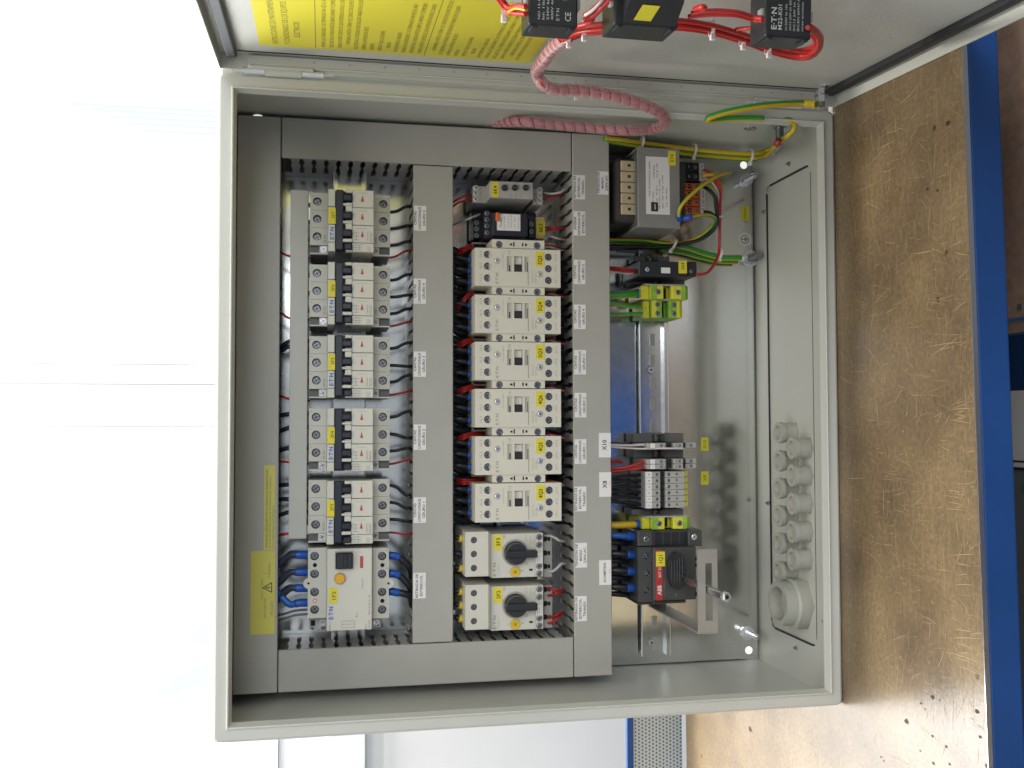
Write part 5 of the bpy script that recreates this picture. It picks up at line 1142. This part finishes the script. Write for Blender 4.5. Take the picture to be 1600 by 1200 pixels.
for i, (py, pd, m, sl) in enumerate(((867, 872, 'dark_wire', 1), (894, 899, 'dark_wire', 1), (919, 925, 'dark_wire', 1), (942, 936, 'blue_wire', 1))):
    topw('wire', '%s cable with blue sleeve entering the %s top terminal of the residual current breaker' % ('black' if i < 3 else 'blue', ('rightmost', 'second', 'third', 'leftmost')[i]), [(426, pd + (18 if i < 3 else -14), 120), (436, pd + (10 if i < 3 else -9), 112), (452, py + (1 if i < 3 else 2), 106), (468, py, 104), (486, py, 106)], 3.5, m, 'thick cables above the residual current breaker', [(-1, 15, 4.1, 'blue_sleeve')])
for i, (py, pd) in enumerate(((872, 884), (900, 912), (925, 930))):
    topw('wire', '%s rear black cable from the right, under those above the residual current breaker' % ('first', 'second', 'third')[i], [(426, pd + 8, 135), (440, pd - 4, 126), (456, py - 8, 122), (486, py - 4, 126)], 3.0, 'dark_wire', 'thick cables above the residual current breaker')
for i, (py, pd) in enumerate(((954, 962), (961, 970))):
    topw('wire', 'thin grey wire, %s of two, at the left end above the residual current breaker' % ('upper', 'lower')[i], [(428, pd, 150), (445, py + 5, 140), (462, py, 135), (486, py - 2, 135)], 1.3, 'grey_wire', 'thin grey wires by the residual current breaker')
for i, (py, dy) in enumerate(((868, 20), (896, 22), (924, 8))):
    topw('wire', 'black cable with blue sleeve below the %s bottom terminal of the residual current breaker' % ('rightmost', 'middle', 'left')[i], [(604, py, 106), (612, py, 104), (622, py + 2, 104), (633, py + dy * .5, 104), (641, py + dy, 108), (644, py + dy + 14, 118)], 3.6, 'black_wire', 'thick cables below the residual current breaker', [(0, 13, 4.1, 'blue_sleeve')])
# contactors: black power wires in the shade above, ferrules, red control wires
for i, c in enumerate(CC):
    g = Loc(c); xs = [c.x + d for d in (11.8, -.3, -12.6)]
    for k, x in enumerate(xs):
        wire('wire', 'black wire rising from the %s top terminal of contactor %s' % (('right', 'middle', 'left')[k], cn[i]), [Vector((x, 122, c.z + 40)), Vector((x, 120, c.z + 49)), Vector((x + 1.5, 118, c.z + 57)), Vector((x + 2, 122, c.z + 66)), Vector((x + 2, 128, c.z + 76))], 2.5, 'black_wire', 'black wires above the contactors', ends=[(0, 9, 3.0, 'blue_sleeve')])
        wire('wire', 'black wire below the %s bottom terminal of contactor %s' % (('right', 'middle', 'left')[k], cn[i]), [Vector((x, 124, c.z - 40)), Vector((x, 120, c.z - 48)), Vector((x - .6, 124, c.z - 58)), Vector((x - 1, 132, c.z - 70))], 2.4, 'black_wire', 'black wires below the contactors')
    ya = CY[i] - 36.5
    for k in range(3):
        wire('wire', '%s red control wire above contactor %s' % (('upper', 'middle', 'lower')[k], cn[i]), pw([(766, ya - 1.0 + 2.3 * k, 150), (752, ya - 1.5 + 2.5 * k, 140), (736, ya + 1 + 2.8 * k, 134), (724, ya + (12 if i == 1 else 5 if i != 5 else 1) + 3.4 * k, 132), (713, ya + (26 if i == 1 else 10 if i != 5 else -1) + 4.0 * k, 140)]), 1.15, 'red_wire', 'red control wires above the contactors')
    for k in range(2):
        wire('wire', '%s control wire below contactor %s' % (('red', 'white')[k], cn[i]), pw([(853, ya + 1 + 4 * k, 126), (862, ya + 3 + 1.8 * k, 122), (872, ya + 5 + 3 * k, 130), (882, ya + 8 + 2 * k, 140)]), 1.1, ('red_wire', 'white_wire')[k], 'control wires below the contactors')
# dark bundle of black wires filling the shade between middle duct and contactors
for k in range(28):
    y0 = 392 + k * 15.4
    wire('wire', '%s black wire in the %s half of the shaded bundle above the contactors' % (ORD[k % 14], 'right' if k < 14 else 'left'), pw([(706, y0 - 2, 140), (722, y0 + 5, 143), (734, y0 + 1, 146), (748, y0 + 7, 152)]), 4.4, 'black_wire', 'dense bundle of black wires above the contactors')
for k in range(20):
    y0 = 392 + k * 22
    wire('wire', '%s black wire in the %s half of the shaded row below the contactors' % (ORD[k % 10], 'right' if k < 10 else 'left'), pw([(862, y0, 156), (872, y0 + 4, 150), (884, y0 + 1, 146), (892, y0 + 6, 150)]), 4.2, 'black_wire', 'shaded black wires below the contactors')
# yellow sleeves over the motor starters
for i, yy in enumerate(((842, 866.5, 888.5), (925, 946, 967))):
    for k, y in enumerate(yy):
        wire('wire', 'black wire with a %s sleeve above the %s terminal of starter %s' % ('yellow' if (i, k) != (0, 1) else 'dark', ('right', 'middle', 'left')[k], ('3F3', '2F2')[i]), pw([(732, y, 116), (722, y, 112), (713, y - 2, 112), (704, y - 4, 122), (698, y - 5, 135)]), 2.6, 'black_wire', 'wires above the motor starters', ends=[(0, 12, 4.0, 'yellow_sleeve' if (i, k) != (0, 1) else 'navy_plastic')])
for nm, i, k, pts, m in (('3F3', 0, 0, [(852, 838, 125), (858, 837, 120), (868, 841, 118), (874, 845, 118), (882, 846, 130)], 'white_wire'), ('3F3', 0, 1, [(852, 891, 125), (862, 893, 120), (870, 888, 118), (877, 881, 118), (884, 881, 130)], 'white_wire'),
    ('2F2', 1, 0, [(852, 919, 125), (860, 919, 120), (872, 922, 118), (880, 921, 128)], 'red_wire'), ('2F2', 1, 1, [(852, 930, 125), (862, 930, 120), (872, 926, 118), (880, 925, 128)], 'red_wire'), ('2F2', 1, 2, [(852, 964, 125), (862, 964, 120), (872, 959, 118), (880, 955, 128)], 'red_wire'), ('2F2', 1, 3, [(852, 973, 125), (862, 973, 120), (870, 967, 118), (878, 958, 128)], 'red_wire')):
    wire('wire', '%s %s wire from the right below motor starter %s' % (ORD[k], ('white', 'red')[m == 'red_wire'], nm), pw(pts), 1.5, m, 'control wires below the motor starters')
# wires at the timing relay and the plug-in relay
for j, (lab, pts, m) in enumerate((('upper red wire left of the timing relay', [(740, 304, 128), (728, 306, 122), (716, 311, 122), (704, 319, 132)], 'red_wire'), ('lower red wire left of the timing relay', [(740, 312, 128), (726, 314, 122), (714, 318, 122), (704, 326, 132)], 'red_wire'),
    ('white wire leaving the right side of the timing relay', [(850, 301, 126), (862, 302.5, 118), (876, 300, 116), (888, 292, 124)], 'white_wire'), ('red wire leaving the right side of the timing relay', [(850, 311, 126), (860, 310, 120), (868, 307, 120), (880, 306, 132)], 'red_wire'),
    ('white wire above the plug-in relay', [(750, 335, 130), (744, 337, 122), (732, 342, 116), (722, 346, 128), (708, 352, 148)], 'white_wire'), ('red wire below the tag of the plug-in relay', [(850, 355, 134), (860, 356, 126), (870, 356, 124), (882, 354, 136)], 'red_wire'), ('second red wire below the tag of the plug-in relay', [(850, 360, 134), (862, 359, 126), (874, 357, 126), (884, 357, 138)], 'red_wire'),
    ('white and red wire at the lower corner of the plug-in relay', [(850, 368, 134), (862, 370, 126), (872, 373, 124), (884, 375, 136)], 'white_wire'))):
    wire('wire', lab, pw(pts), 1.2, m, 'relay control wires')
# X8 block: black wires with blue sleeves coming down from the duct
g, r, hw = XT
for k in range(6):
    y = 741.5 + k * 9.3
    wire('wire', '%s black wire with blue sleeve from the right, entering block X8' % ORD[k], pw([(1012, y, 140), (1003, y, 138), (992, y + (2 - k) * .6, 136), (975, y + (2 - k) * 1.0, 132), (955, y + (2.5 - k) * 1.6, 130), (944, y + (2.5 - k) * 2, 140)]), 1.8, 'black_wire', 'wires entering block X8', ends=[(0, 7, 3.0, 'blue_sleeve')])
    wire('wire', '%s rear wire from the right, behind those entering block X8' % ORD[k], pw([(1006, y + 3, 150), (994, y + 3, 148), (985, y + 2 - k * .4, 146), (960, y - k * .8, 146), (944, y - k, 150)]), 1.6, 'grey_wire' if k % 2 == 0 else 'dark_wire', 'rear wires entering block X8')
for j, (lab, pts, m, rr) in enumerate((('white wire entering terminal X10 from the duct', [(1013, 694.5, 124), (1000, 695, 124), (980, 696, 126), (950, 695, 130), (940, 695, 134)], 'white_wire', 1.5), ('second white wire looping below terminal X10', [(1070, 701, 116), (1040, 700.6, 114), (1000, 701, 120), (960, 699, 128), (944, 698, 134)], 'white_wire', 1.0), ('black wire beside the white wires of terminal X10', [(1028, 698.6, 124), (1000, 698.8, 126), (970, 693, 130), (944, 691, 134)], 'black_wire', 1.1),
    ('upper red wire entering the pair of terminals beside X8', [(1012, 722, 124), (998, 724, 122), (975, 731, 124), (944, 731, 132)], 'red_wire', 1.7), ('lower red wire entering the pair of terminals beside X8', [(1012, 729.5, 124), (995, 732, 122), (978, 734, 126), (944, 738, 134)], 'red_wire', 1.7), ('dark red wire coming out of the duct beside terminals X8', [(972, 722, 150), (960, 721, 150), (944, 722, 155)], 'red_wire', 1.8),
    ('upper red wire of the black interface relay', [(994, 423.5, 126), (980, 421, 122), (965, 418.5, 124), (944, 417, 132)], 'red_wire', 1.3), ('middle red wire of the black interface relay', [(994, 425, 126), (980, 424, 122), (965, 422, 126), (944, 419, 134)], 'red_wire', 1.3), ('white wire of the black interface relay', [(994, 426.5, 128), (980, 427.5, 124), (968, 426, 128), (944, 422, 136)], 'white_wire', 1.1))):
    wire('wire', lab, pw(pts), rr, m, 'thin wires on the lower rail')
for k, y in enumerate((838.6, 867, 893, 918.7)):
    m = 'blue_wire' if k == 0 else 'black_wire'
    wire('wire', '%s supply cable with blue sleeve, %s from the right, entering the main switch' % (('blue' if k == 0 else 'black'), ORD[k]), pw([(1000, y, 132), (988, y, 128), (976, y - 1, 126), (958, y - 2, 128), (944, y - 3, 134)]), 3.9 if k else 3.4, m, 'supply cables of the main switch', ends=[(0, 18, 4.6, 'blue_sleeve')])
    wire('wire', '%s rear black cable from the right above the main switch' % ORD[k], pw([(994, y + 12, 150), (970, y + 10, 146), (944, y + 8, 150)]), 3.0, 'black_wire', 'rear cables of the main switch')
for j, (lab, pts, m, rr, e) in enumerate((('thick yellow and green cable with blue sleeve entering the large earth terminal', [(1006, 457, 140), (994, 459, 138), (975, 460.5, 136), (944, 461.5, 140)], EARTH, 4.4, [(0, 9, 5.2, 'blue_sleeve')]), ('green and yellow wire entering the double earth terminal, upper', [(1010, 480.5, 138), (1000, 481, 134), (985, 479, 134), (965, 475, 136), (944, 471.5, 140)], EARTH, 2.6, [(0, 7, 3.0, 'yellow_sleeve')]), ('green and yellow wire entering the double earth terminal, lower', [(1008, 489.5, 138), (985, 490.5, 138), (944, 492, 144)], EARTH, 2.2, None), ('yellow cable with blue sleeve entering the earth terminal by the main switch', [(1006, 818, 138), (992, 819.5, 134), (970, 820.5, 134), (944, 821, 138)], ['earth_yellow'] * 8, 4.0, [(0, 10, 4.8, 'blue_sleeve')]))):
    wire('wire', lab, pw(pts), rr, m, 'earth wires on the lower rail', n=8, ends=e)
# transformer wiring
for j, (lab, pts, m, rr, e) in enumerate((
    ('green and yellow earth wire arching over the orange terminals to the transformer', [(1062, 343, 88), (1060.5, 334, 80), (1064, 322, 74), (1078, 306, 72), (1100, 288, 78), (1122, 275, 96), (1142, 269.5, 130)], EARTH, 2.1, [(0, 7, 3.4, 'blue_sleeve')]),
    ('yellow earth wire running to the black terminal block', [(1142, 270, 132), (1125, 272, 120), (1112, 272.5, 110), (1098, 275, 108)], ['earth_yellow'] * 8, 1.9, None),
    ('green and yellow earth wire curving down from the transformer corner', [(1069, 342, 84), (1080, 339, 80), (1100, 336, 92), (1113, 338, 106), (1117, 344, 118), (1108, 358, 130), (1085, 374, 140), (1050, 381, 146), (1000, 376, 150), (944, 375, 150)], EARTH, 2.0, [(0, 7, 3.4, 'blue_sleeve')]),
    ('black wire looping out of the orange terminals', [(1100, 292, 124), (1108, 297, 118), (1117, 308, 116), (1119, 325, 118), (1121, 345, 124), (1114, 360, 130), (1095, 374, 136), (1070, 380, 140), (1030, 386, 144), (944, 385, 150)], 'black_wire', 2.2, None),
    ('second black wire looping out of the orange terminals', [(1100, 331, 124), (1110, 333, 120), (1118, 341, 120), (1113, 352, 128), (1096, 368, 138), (1060, 383, 144), (944, 390, 152)], 'black_wire', 2.0, None),
    ('long red wire from the black terminal block down to the interface relay', [(1099, 265, 122), (1112, 271, 118), (1122, 281, 118), (1126, 297, 122), (1125, 330, 130), (1124, 375, 134), (1123, 395, 134), (1117, 411, 128), (1105, 426, 118), (1089, 429.5, 110)], 'red_wire', 1.7, None),
    ('long white wire running beside the red one to the interface relay', [(1099, 279, 124), (1110, 283, 120), (1120, 296, 122), (1124.5, 316, 128), (1125.5, 345, 134), (1125.5, 380, 136), (1122, 398, 134)], 'white_wire', 1.2, None),
    ('red wire from the black terminal block, nearer the orange one', [(1098, 275, 124), (1112, 278, 120), (1120, 290, 122), (1122.5, 310, 128), (1123.5, 340, 134)], 'red_wire', 1.3, None),
    ('double green and yellow earth cable running to the right stud of the plate', [(1163, 403, 160), (1145, 403, 160), (1125, 402, 162), (1095, 394, 160), (1070, 385.5, 158), (1040, 381, 160), (1000, 378, 164), (944, 377, 168)], EARTH, 3.4, [(0, 4, 4.0, 'tie_nylon', 'lug')]),
    ('green earth cable half hidden below the double earth cable', [(1152, 409, 172), (1125, 408, 172), (1095, 402, 172), (1065, 394, 172), (1030, 390, 172)], EARTH, 3.0, None),
    ('upper green and yellow earth cable along the hinge side wall', [(944, 216.5, 90), (970, 219, 96), (1000, 223.5, 108), (1050, 230, 112), (1100, 236, 112), (1150, 240, 112), (1180, 240.5, 112), (1203, 233, 110), ('x', 1222, 219, 574), ('x', 1238, 205, 578), ('x', 1241, 195, 584), ('x', 1233, 188, 587), ('x', 1220, 187, 588)], EARTH, 3.0, None),
    ('lower green and yellow earth cable along the hinge side wall', [(944, 220, 110), (1000, 229, 118), (1060, 239, 120), (1100, 243.5, 120), (1150, 247.5, 120), (1178, 247.5, 120), (1200, 241, 112), ('x', 1212, 229, 566), ('x', 1217, 218, 570)], EARTH, 2.8, [(-1, 5, 3.6, 'red_plastic', 'lug')]))):
    wire('wire', lab, pw(pts), rr, m, 'wires around the transformer', n=8, k=7, ends=e)
wire('wire', 'yellow and green earthing cable jumping from the cabinet to the door corner', pw([(1192, 185, -6), (1170, 184.5, -8), (1140, 185, -10), (1118, 187, -13), (1106, 187.5, -17), (1112, 182, -22), (1140, 174, -28), (1180, 166.5, -30), (1220, 162.5, -26), (1256, 161.5, -18)]) + [atx(1276, 163, 594)], 3.2, EARTH, 'wires around the transformer', n=8, k=8, ends=[(-1, 16, 3.8, 'yellow_sleeve')])
q = at(1284, 160, -12); b = MB(); b.cyl((0, 0, 0), (1, 0, 0), 5.5, 6, 'chrome', 6, None, True, False); b.cyl((6.1, 0, 0), (1, 0, 0), 7, 1.5, 'steel', 20); b.cyl((-4, 0, 0), (1, 0, 0), 3.2, 4, 'screw_steel', 12); b.cyl((7.7, 0, 0), (1, 0, 0), 5.5, 6, 'chrome', 6, None, True, False)
tag(b.build('earthing_bolt', None, q), 'zinc plated earthing bolt with nuts at the lower door corner, gripping the cable lug', 'bolt')
# cable ties
def tie(p, ax, r, label, grp='white nylon cable ties', tail=True, parent=None):
    ax = Vector(ax).normalized(); o = thing('cable_tie', p, label, 'cable tie', grp); b = MB(); b.ring(-ax * 1.3, ax, r, r + .7, 2.6, 'tie_nylon', 18); b.build('band', o)
    b = MB(); d = ax.cross(Vector((0, 1, 0))).normalized(); 
    if d.x > 0: d = -d
    q = d * (r + 2.0) + Vector((0, -1.5, 0)); b.box(q.x - 2.2, q.x + 2.2, q.z - 2.0, q.z + 2.0, -q.y - 1.6, -q.y + 1.8, 'tie_nylon', .5); b.build('lock', o); return o
for j, (px, py, Y, r, ax, lb) in enumerate(((1052, 382.5, 146, 7, (1, 0, 2), 'cable tie round the wires left of the transformer foot'), (1125, 396, 134, 5.5, (.2, 0, 1), 'cable tie where the red wire crosses the thick earth cable'), (1125, 340, 132, 4.2, (1, 0, .1), 'cable tie on the red and white wires beside the orange terminals'), (1084, 235, 114, 7, (.1, 0, 1), 'cable tie on the earth cables along the hinge side, right of the transformer'), (1172, 244, 114, 7, (.1, 0, 1), 'cable tie on the earth cables near the right stud'), (1003, 222, 110, 6, (.1, 0, 1), 'cable tie on the earth cables above the transformer terminals'), (1213, 233, 112, 6, (1, 0, 1), 'cable tie where the earth cables bend towards the side wall bolt'))):
    tie(PX(px, py, Y), ax, r, lb)

# ================================================================== DOOR: contact blocks, loom and spiral wrap
def DP(px, py, w):                                  # world point of a pixel on the plane w proud of the door sheet
    u, v = dpt(px, py, w); return DO + DU * u + DN * w + Vector((0, 0, v))
def block(label, px0, px1, py, du, w1, wp):
    """printed face at right angles to the door, its outer edge seen between px0 and px1 at height py"""
    u, va = dpt(px0, py, wp); u, vb = dpt(px1, py, wp); u, vc = dpt((px0 + px1) / 2, py, wp); dv = va - vb; v = (va + vb) / 2
    o = thing('contact_block', DO + DU * (u - du / 2) + Vector((0, 0, v)), label, 'contact block', 'black contact blocks on the door', DROT)
    b = MB(); b.box(-du / 2, du / 2, -dv / 2, dv / 2, 16, wp, 'black_plastic', 1.4); b.build('housing', o)
    b = MB(); b.box(-du / 2 + 2, du / 2 - 6, -dv / 2 + 4, dv / 2 - 4, 1.6, 15.8, 'grey_plastic', 1); b.build('mounting_collar', o)
    for s in (-1, 1):
        b = MB(); b.box(du / 2 - 9, du / 2 - 2, s * dv / 2 - 2.2, s * dv / 2 + 2.2, wp - 20, wp - 13, 'terminal_grey', .6); b.build('terminal_clamp', o)
        b = MB(); b.box(du / 2 - 12, du / 2 - .5, s * (dv / 2 - 4) - 2, s * (dv / 2 - 4) + 2, wp - .2, wp + 1.6, 'black_plastic', .5); b.build('latch', o)
    return o, dv, du / 2
def ftext(b, body, v, w, size, m, uf, width=None, bold=0.0):      # text reading outwards from w, upright, on the face at uf
    vs, fs, bw = font_mesh(body, bold); k = size / .72; kx = width / max(bw, 1e-6) if width else k
    b.mesh([L3(uf + .12, v + (y - .36) * k, w - x * kx) for x, y in vs], fs, m)
o, dv, uf = block('black contact block nearest the yellow instruction sheet on the door', 824, 905, 41, 26, 50, 50)
b = MB()
for k, t in enumerate(('NO 13-14', 'Ith 10A', '230V 6A', '400V 4A')): ftext(b, t, dv / 2 - 7 - k * 3, 46, 1.6, 'print_white', uf, 15)
ftext(b, 'CE', -dv / 2 + 7, 46, 4.2, 'print_white', uf, 6); ftext(b, 'E\u00b7T\u00b7N', -dv / 2 + 14, 46, 2.2, 'print_white', uf, 8); ftext(b, 'UL', -dv / 2 + 9, 32, 4.0, 'print_white', uf, 5); ftext(b, 'CSA', -dv / 2 + 15, 32, 2.6, 'print_white', uf, 6); b.build('printing', o)
o, dv, uf = block('wide black contact block with a yellow tag, in the middle of the door loom', 956, 1064, 41, 30, 52, 52)
b = MB(); b.prism([(uf + .2, 20), (uf + .2, 51), (uf + 16, 40), (uf + 16, 20)], 'v', -dv / 2 + 2, dv / 2 - 6, 'black_plastic'); b.build('second_housing', o)
b = MB(); yv = 0; b.mesh([L3(uf + 3, -2, 49.6), L3(uf + 13, -5, 42.8), L3(uf + 13, 7, 42.8), L3(uf + 3, 10, 49.6)], [(0, 1, 2, 3)], 'yellow_label'); b.build('tag', o)
o, dv, uf = block('black contact block at the lower end of the door loom, covered with white print', 1192, 1272, 59, 26, 50, 50)
b = MB(); ftext(b, 'E\u00b7T\u00b7N', dv / 2 - 6, 45, 4.0, 'print_white', uf, 15, .02); ftext(b, 'M22-K01', dv / 2 - 10.5, 45, 3.0, 'print_white', uf, 17, .01)
for k, t in enumerate(('Ui 500V Ith 10A', 'AC15 230V 6A 400V 4A', 'DC13 24V 3A 110V', 'IEC/EN 60947-5-1', 'screw terminals')): ftext(b, t, dv / 2 - 15 - k * 3.0, 45, 1.6, 'print_white', uf, (18, 26, 28, 24, 20)[k])
b.build('printing', o)
# loom of red wires along the door
def dloom(label, pts, r, m, grp='red wires of the door loom'):
    wire('wire', label, [DP(*p) for p in pts], r, m, grp, k=7)
offs = [(0, 0), (1.8, 2.2), (-1.7, 1.4), (.4, 3.8), (2.2, -1.6), (-1.2, -2.6)]
base = [(882, 60, 20), (905, 48, 22), (940, 43, 24), (1000, 38, 24), (1060, 37, 24), (1110, 44, 22), (1160, 58, 20), (1205, 74, 20), (1240, 83, 22), (1262, 84, 24), (1277, 76, 28), (1281, 62, 32), (1274, 50, 36), (1264, 42, 38)]
for k, (dx, dy) in enumerate(offs):
    s = 2.1
    pts = [(x + dx * s * .6, y + dy * s - (0 if i < 9 else dy * s * (i - 8) * .15), w + (k % 3) * 2.4) for i, (x, y, w) in enumerate(base[:(14 if k < 5 else 9)])]
    dloom('%s red strand of the wire loom across the door' % ORD[k], pts, 1.75, 'red_wire')
for j, (lb, pts, m, rr) in enumerate((('red wire from the middle door block to the lower one, upper', [(1080, 21, 42), (1110, 17, 42), (1150, 19, 42), (1175, 26, 42), (1192, 28, 44)], 'red_wire', 1.6), ('red wire from the middle door block to the lower one, lower', [(1075, 26, 40), (1110, 23, 40), (1150, 24, 40), (1178, 31, 40), (1192, 32, 44)], 'red_wire', 1.6), ('short red loop at the lower side of the middle door block', [(1085, 14, 44), (1098, 10, 46), (1101, 13, 44), (1090, 17, 40)], 'red_wire', 1.7),
    ('red wire from the first door block upwards', [(912, 26, 46), (922, 20, 44), (935, 8, 40), (950, -6, 36)], 'red_wire', 1.9), ('second red wire from the first door block upwards', [(912, 32, 44), (926, 26, 42), (942, 10, 38), (958, -6, 34)], 'red_wire', 1.9), ('white wire between the first and middle door blocks', [(914, 24, 46), (926, 16, 44), (938, 4, 40), (944, -6, 36)], 'white_wire', 1.1), ('red wire curling under the first door block', [(880, 50, 26), (900, 42, 34), (920, 36, 36), (926, 30, 40)], 'red_wire', 1.8),
    ('upper red wire at the sheet side of the first door block', [(822, 10, 44), (808, 9, 40), (796, 12, 36), (788, 4, 32), (780, -8, 30)], 'red_wire', 1.8), ('lower red wire at the sheet side of the first door block', [(822, 21, 44), (806, 20, 40), (794, 18, 36), (786, 8, 32), (776, -6, 30)], 'red_wire', 1.9), ('thin yellow wire at the sheet side of the first door block', [(822, 16, 46), (806, 13, 42), (792, 20, 36), (784, 24, 30)], 'earth_yellow', .9),
    ('red wire rising behind the lower door block', [(1240, 80, 20), (1260, 76, 24), (1274, 68, 30), (1270, 56, 36)], 'red_wire', 1.7), ('red wire entering the lower door block from the loom', [(1150, 46, 24), (1170, 44, 26), (1185, 44, 30), (1196, 46, 34)], 'red_wire', 1.6))):
    dloom(lb, pts, rr, m)
for j, (px, py, w_, lb) in enumerate(((888, 57, 22, 'cable tie where the spiral wrap meets the door loom'), (912, 46, 24, 'cable tie just below the first door block'), (1112, 44, 24, 'cable tie on the door loom right of the middle block'), (1160, 60, 22, 'cable tie on the door loom, second from the lower block'), (1200, 73, 22, 'cable tie on the door loom next to the lower block'), (787, 18, 34, 'cable tie on the wires at the sheet side of the first door block'))):
    tie(DP(px, py, w_), Vector((0, .15, 1)), 5.6 if j < 5 else 4, lb)
# wrapped loom from door into the cabinet
P0 = [DP(889, 55, 20), DP(878, 64, 20), DP(862, 78, 18), atx(849, 96, 590), at(838, 112, -58), at(846, 130, -52), at(866, 140, -46), at(900, 141, -40), at(945, 147, -34), at(985, 157, -26), at(1020, 170, -16), at(1037, 183, 2), at(1038, 193, 30), at(1020, 201, 56), atx(980, 204, 582), atx(930, 200.5, 585), atx(870, 195, 586.5), atx(815, 190, 588), at(760, 192, 112), at(700, 200, 125)]
mat('spiral_wrap', (0.84, 0.52, 0.55), 0.28, alpha=0.33)
loom = cr(P0, 9); o0 = loom[0]; T = []; a = None
wl = thing('wrapped_loom', o0, 'pinkish spiral wrapped wire loom looping from the door into the cabinet', 'cable loom')
for k in range(5):
    ang = k * 1.2566; b = MB(); pts = []
    for i, p in enumerate(loom):
        t = (loom[min(i + 1, len(loom) - 1)] - loom[max(i - 1, 0)]).normalized(); a = t.orthogonal().normalized() if (i == 0) else (a - t * a.dot(t)).normalized(); c_ = t.cross(a)
        th = ang + i * .03; pts.append(p - o0 + (a * math.cos(th) + c_ * math.sin(th)) * 2.7)
    b.tube(pts, 1.75, 'red_wire' if k != 3 else 'white_wire', 6); b.build('wire', wl)
    a = None
# spiral band: a helical ribbon
b = MB(); R_ = 5.5; n_t = len(loom); pts_a = []; pts_b = []; a = None; turns = 30; sub = 10; fine = []
L_acc = [0]
for i in range(1, n_t): L_acc.append(L_acc[-1] + (loom[i] - loom[i - 1]).length)
fr = []
for i, p in enumerate(loom):
    t = (loom[min(i + 1, n_t - 1)] - loom[max(i - 1, 0)]).normalized(); a = t.orthogonal().normalized() if a is None else (a - t * a.dot(t)).normalized(); fr.append((p, t, a, t.cross(a)))
tot = L_acc[-1]; pitch = 11.0; ns = int(tot / pitch * 16); strip = []
def fra(s):
    s = min(max(s, 0), tot - 1e-3); i = max(j for j in range(n_t) if L_acc[j] <= s); i = min(i, n_t - 2); f_ = (s - L_acc[i]) / max(L_acc[i + 1] - L_acc[i], 1e-6)
    A_, B_ = fr[i], fr[i + 1]; return [A_[j].lerp(B_[j], f_) for j in range(4)]
for j in range(ns):
    s = j / ns * (tot - 10); ph = s / pitch * 2 * math.pi; row = []
    for e in (0, 1):
        ss = s + e * pitch * .93; p, t, a_, c_ = fra(ss); row.append(p - o0 + (a_ * math.cos(ph) + c_ * math.sin(ph)) * (R_ - .3 * e))
    strip.append(row)
vs = [q for r_ in strip for q in r_]; b.mesh(vs, [(2 * j, 2 * j + 1, 2 * j + 3, 2 * j + 2) for j in range(ns - 1)], 'spiral_wrap', True)
b.keep = True; o = b.build('spiral_wrap', wl); md = o.modifiers.new('thickness', 'SOLIDIFY'); md.thickness = .0004
tie(at(898, 140, -24), (0.1, -.2, -1), 6.4, 'cable tie round the wrapped loom where it crosses the cabinet rim')
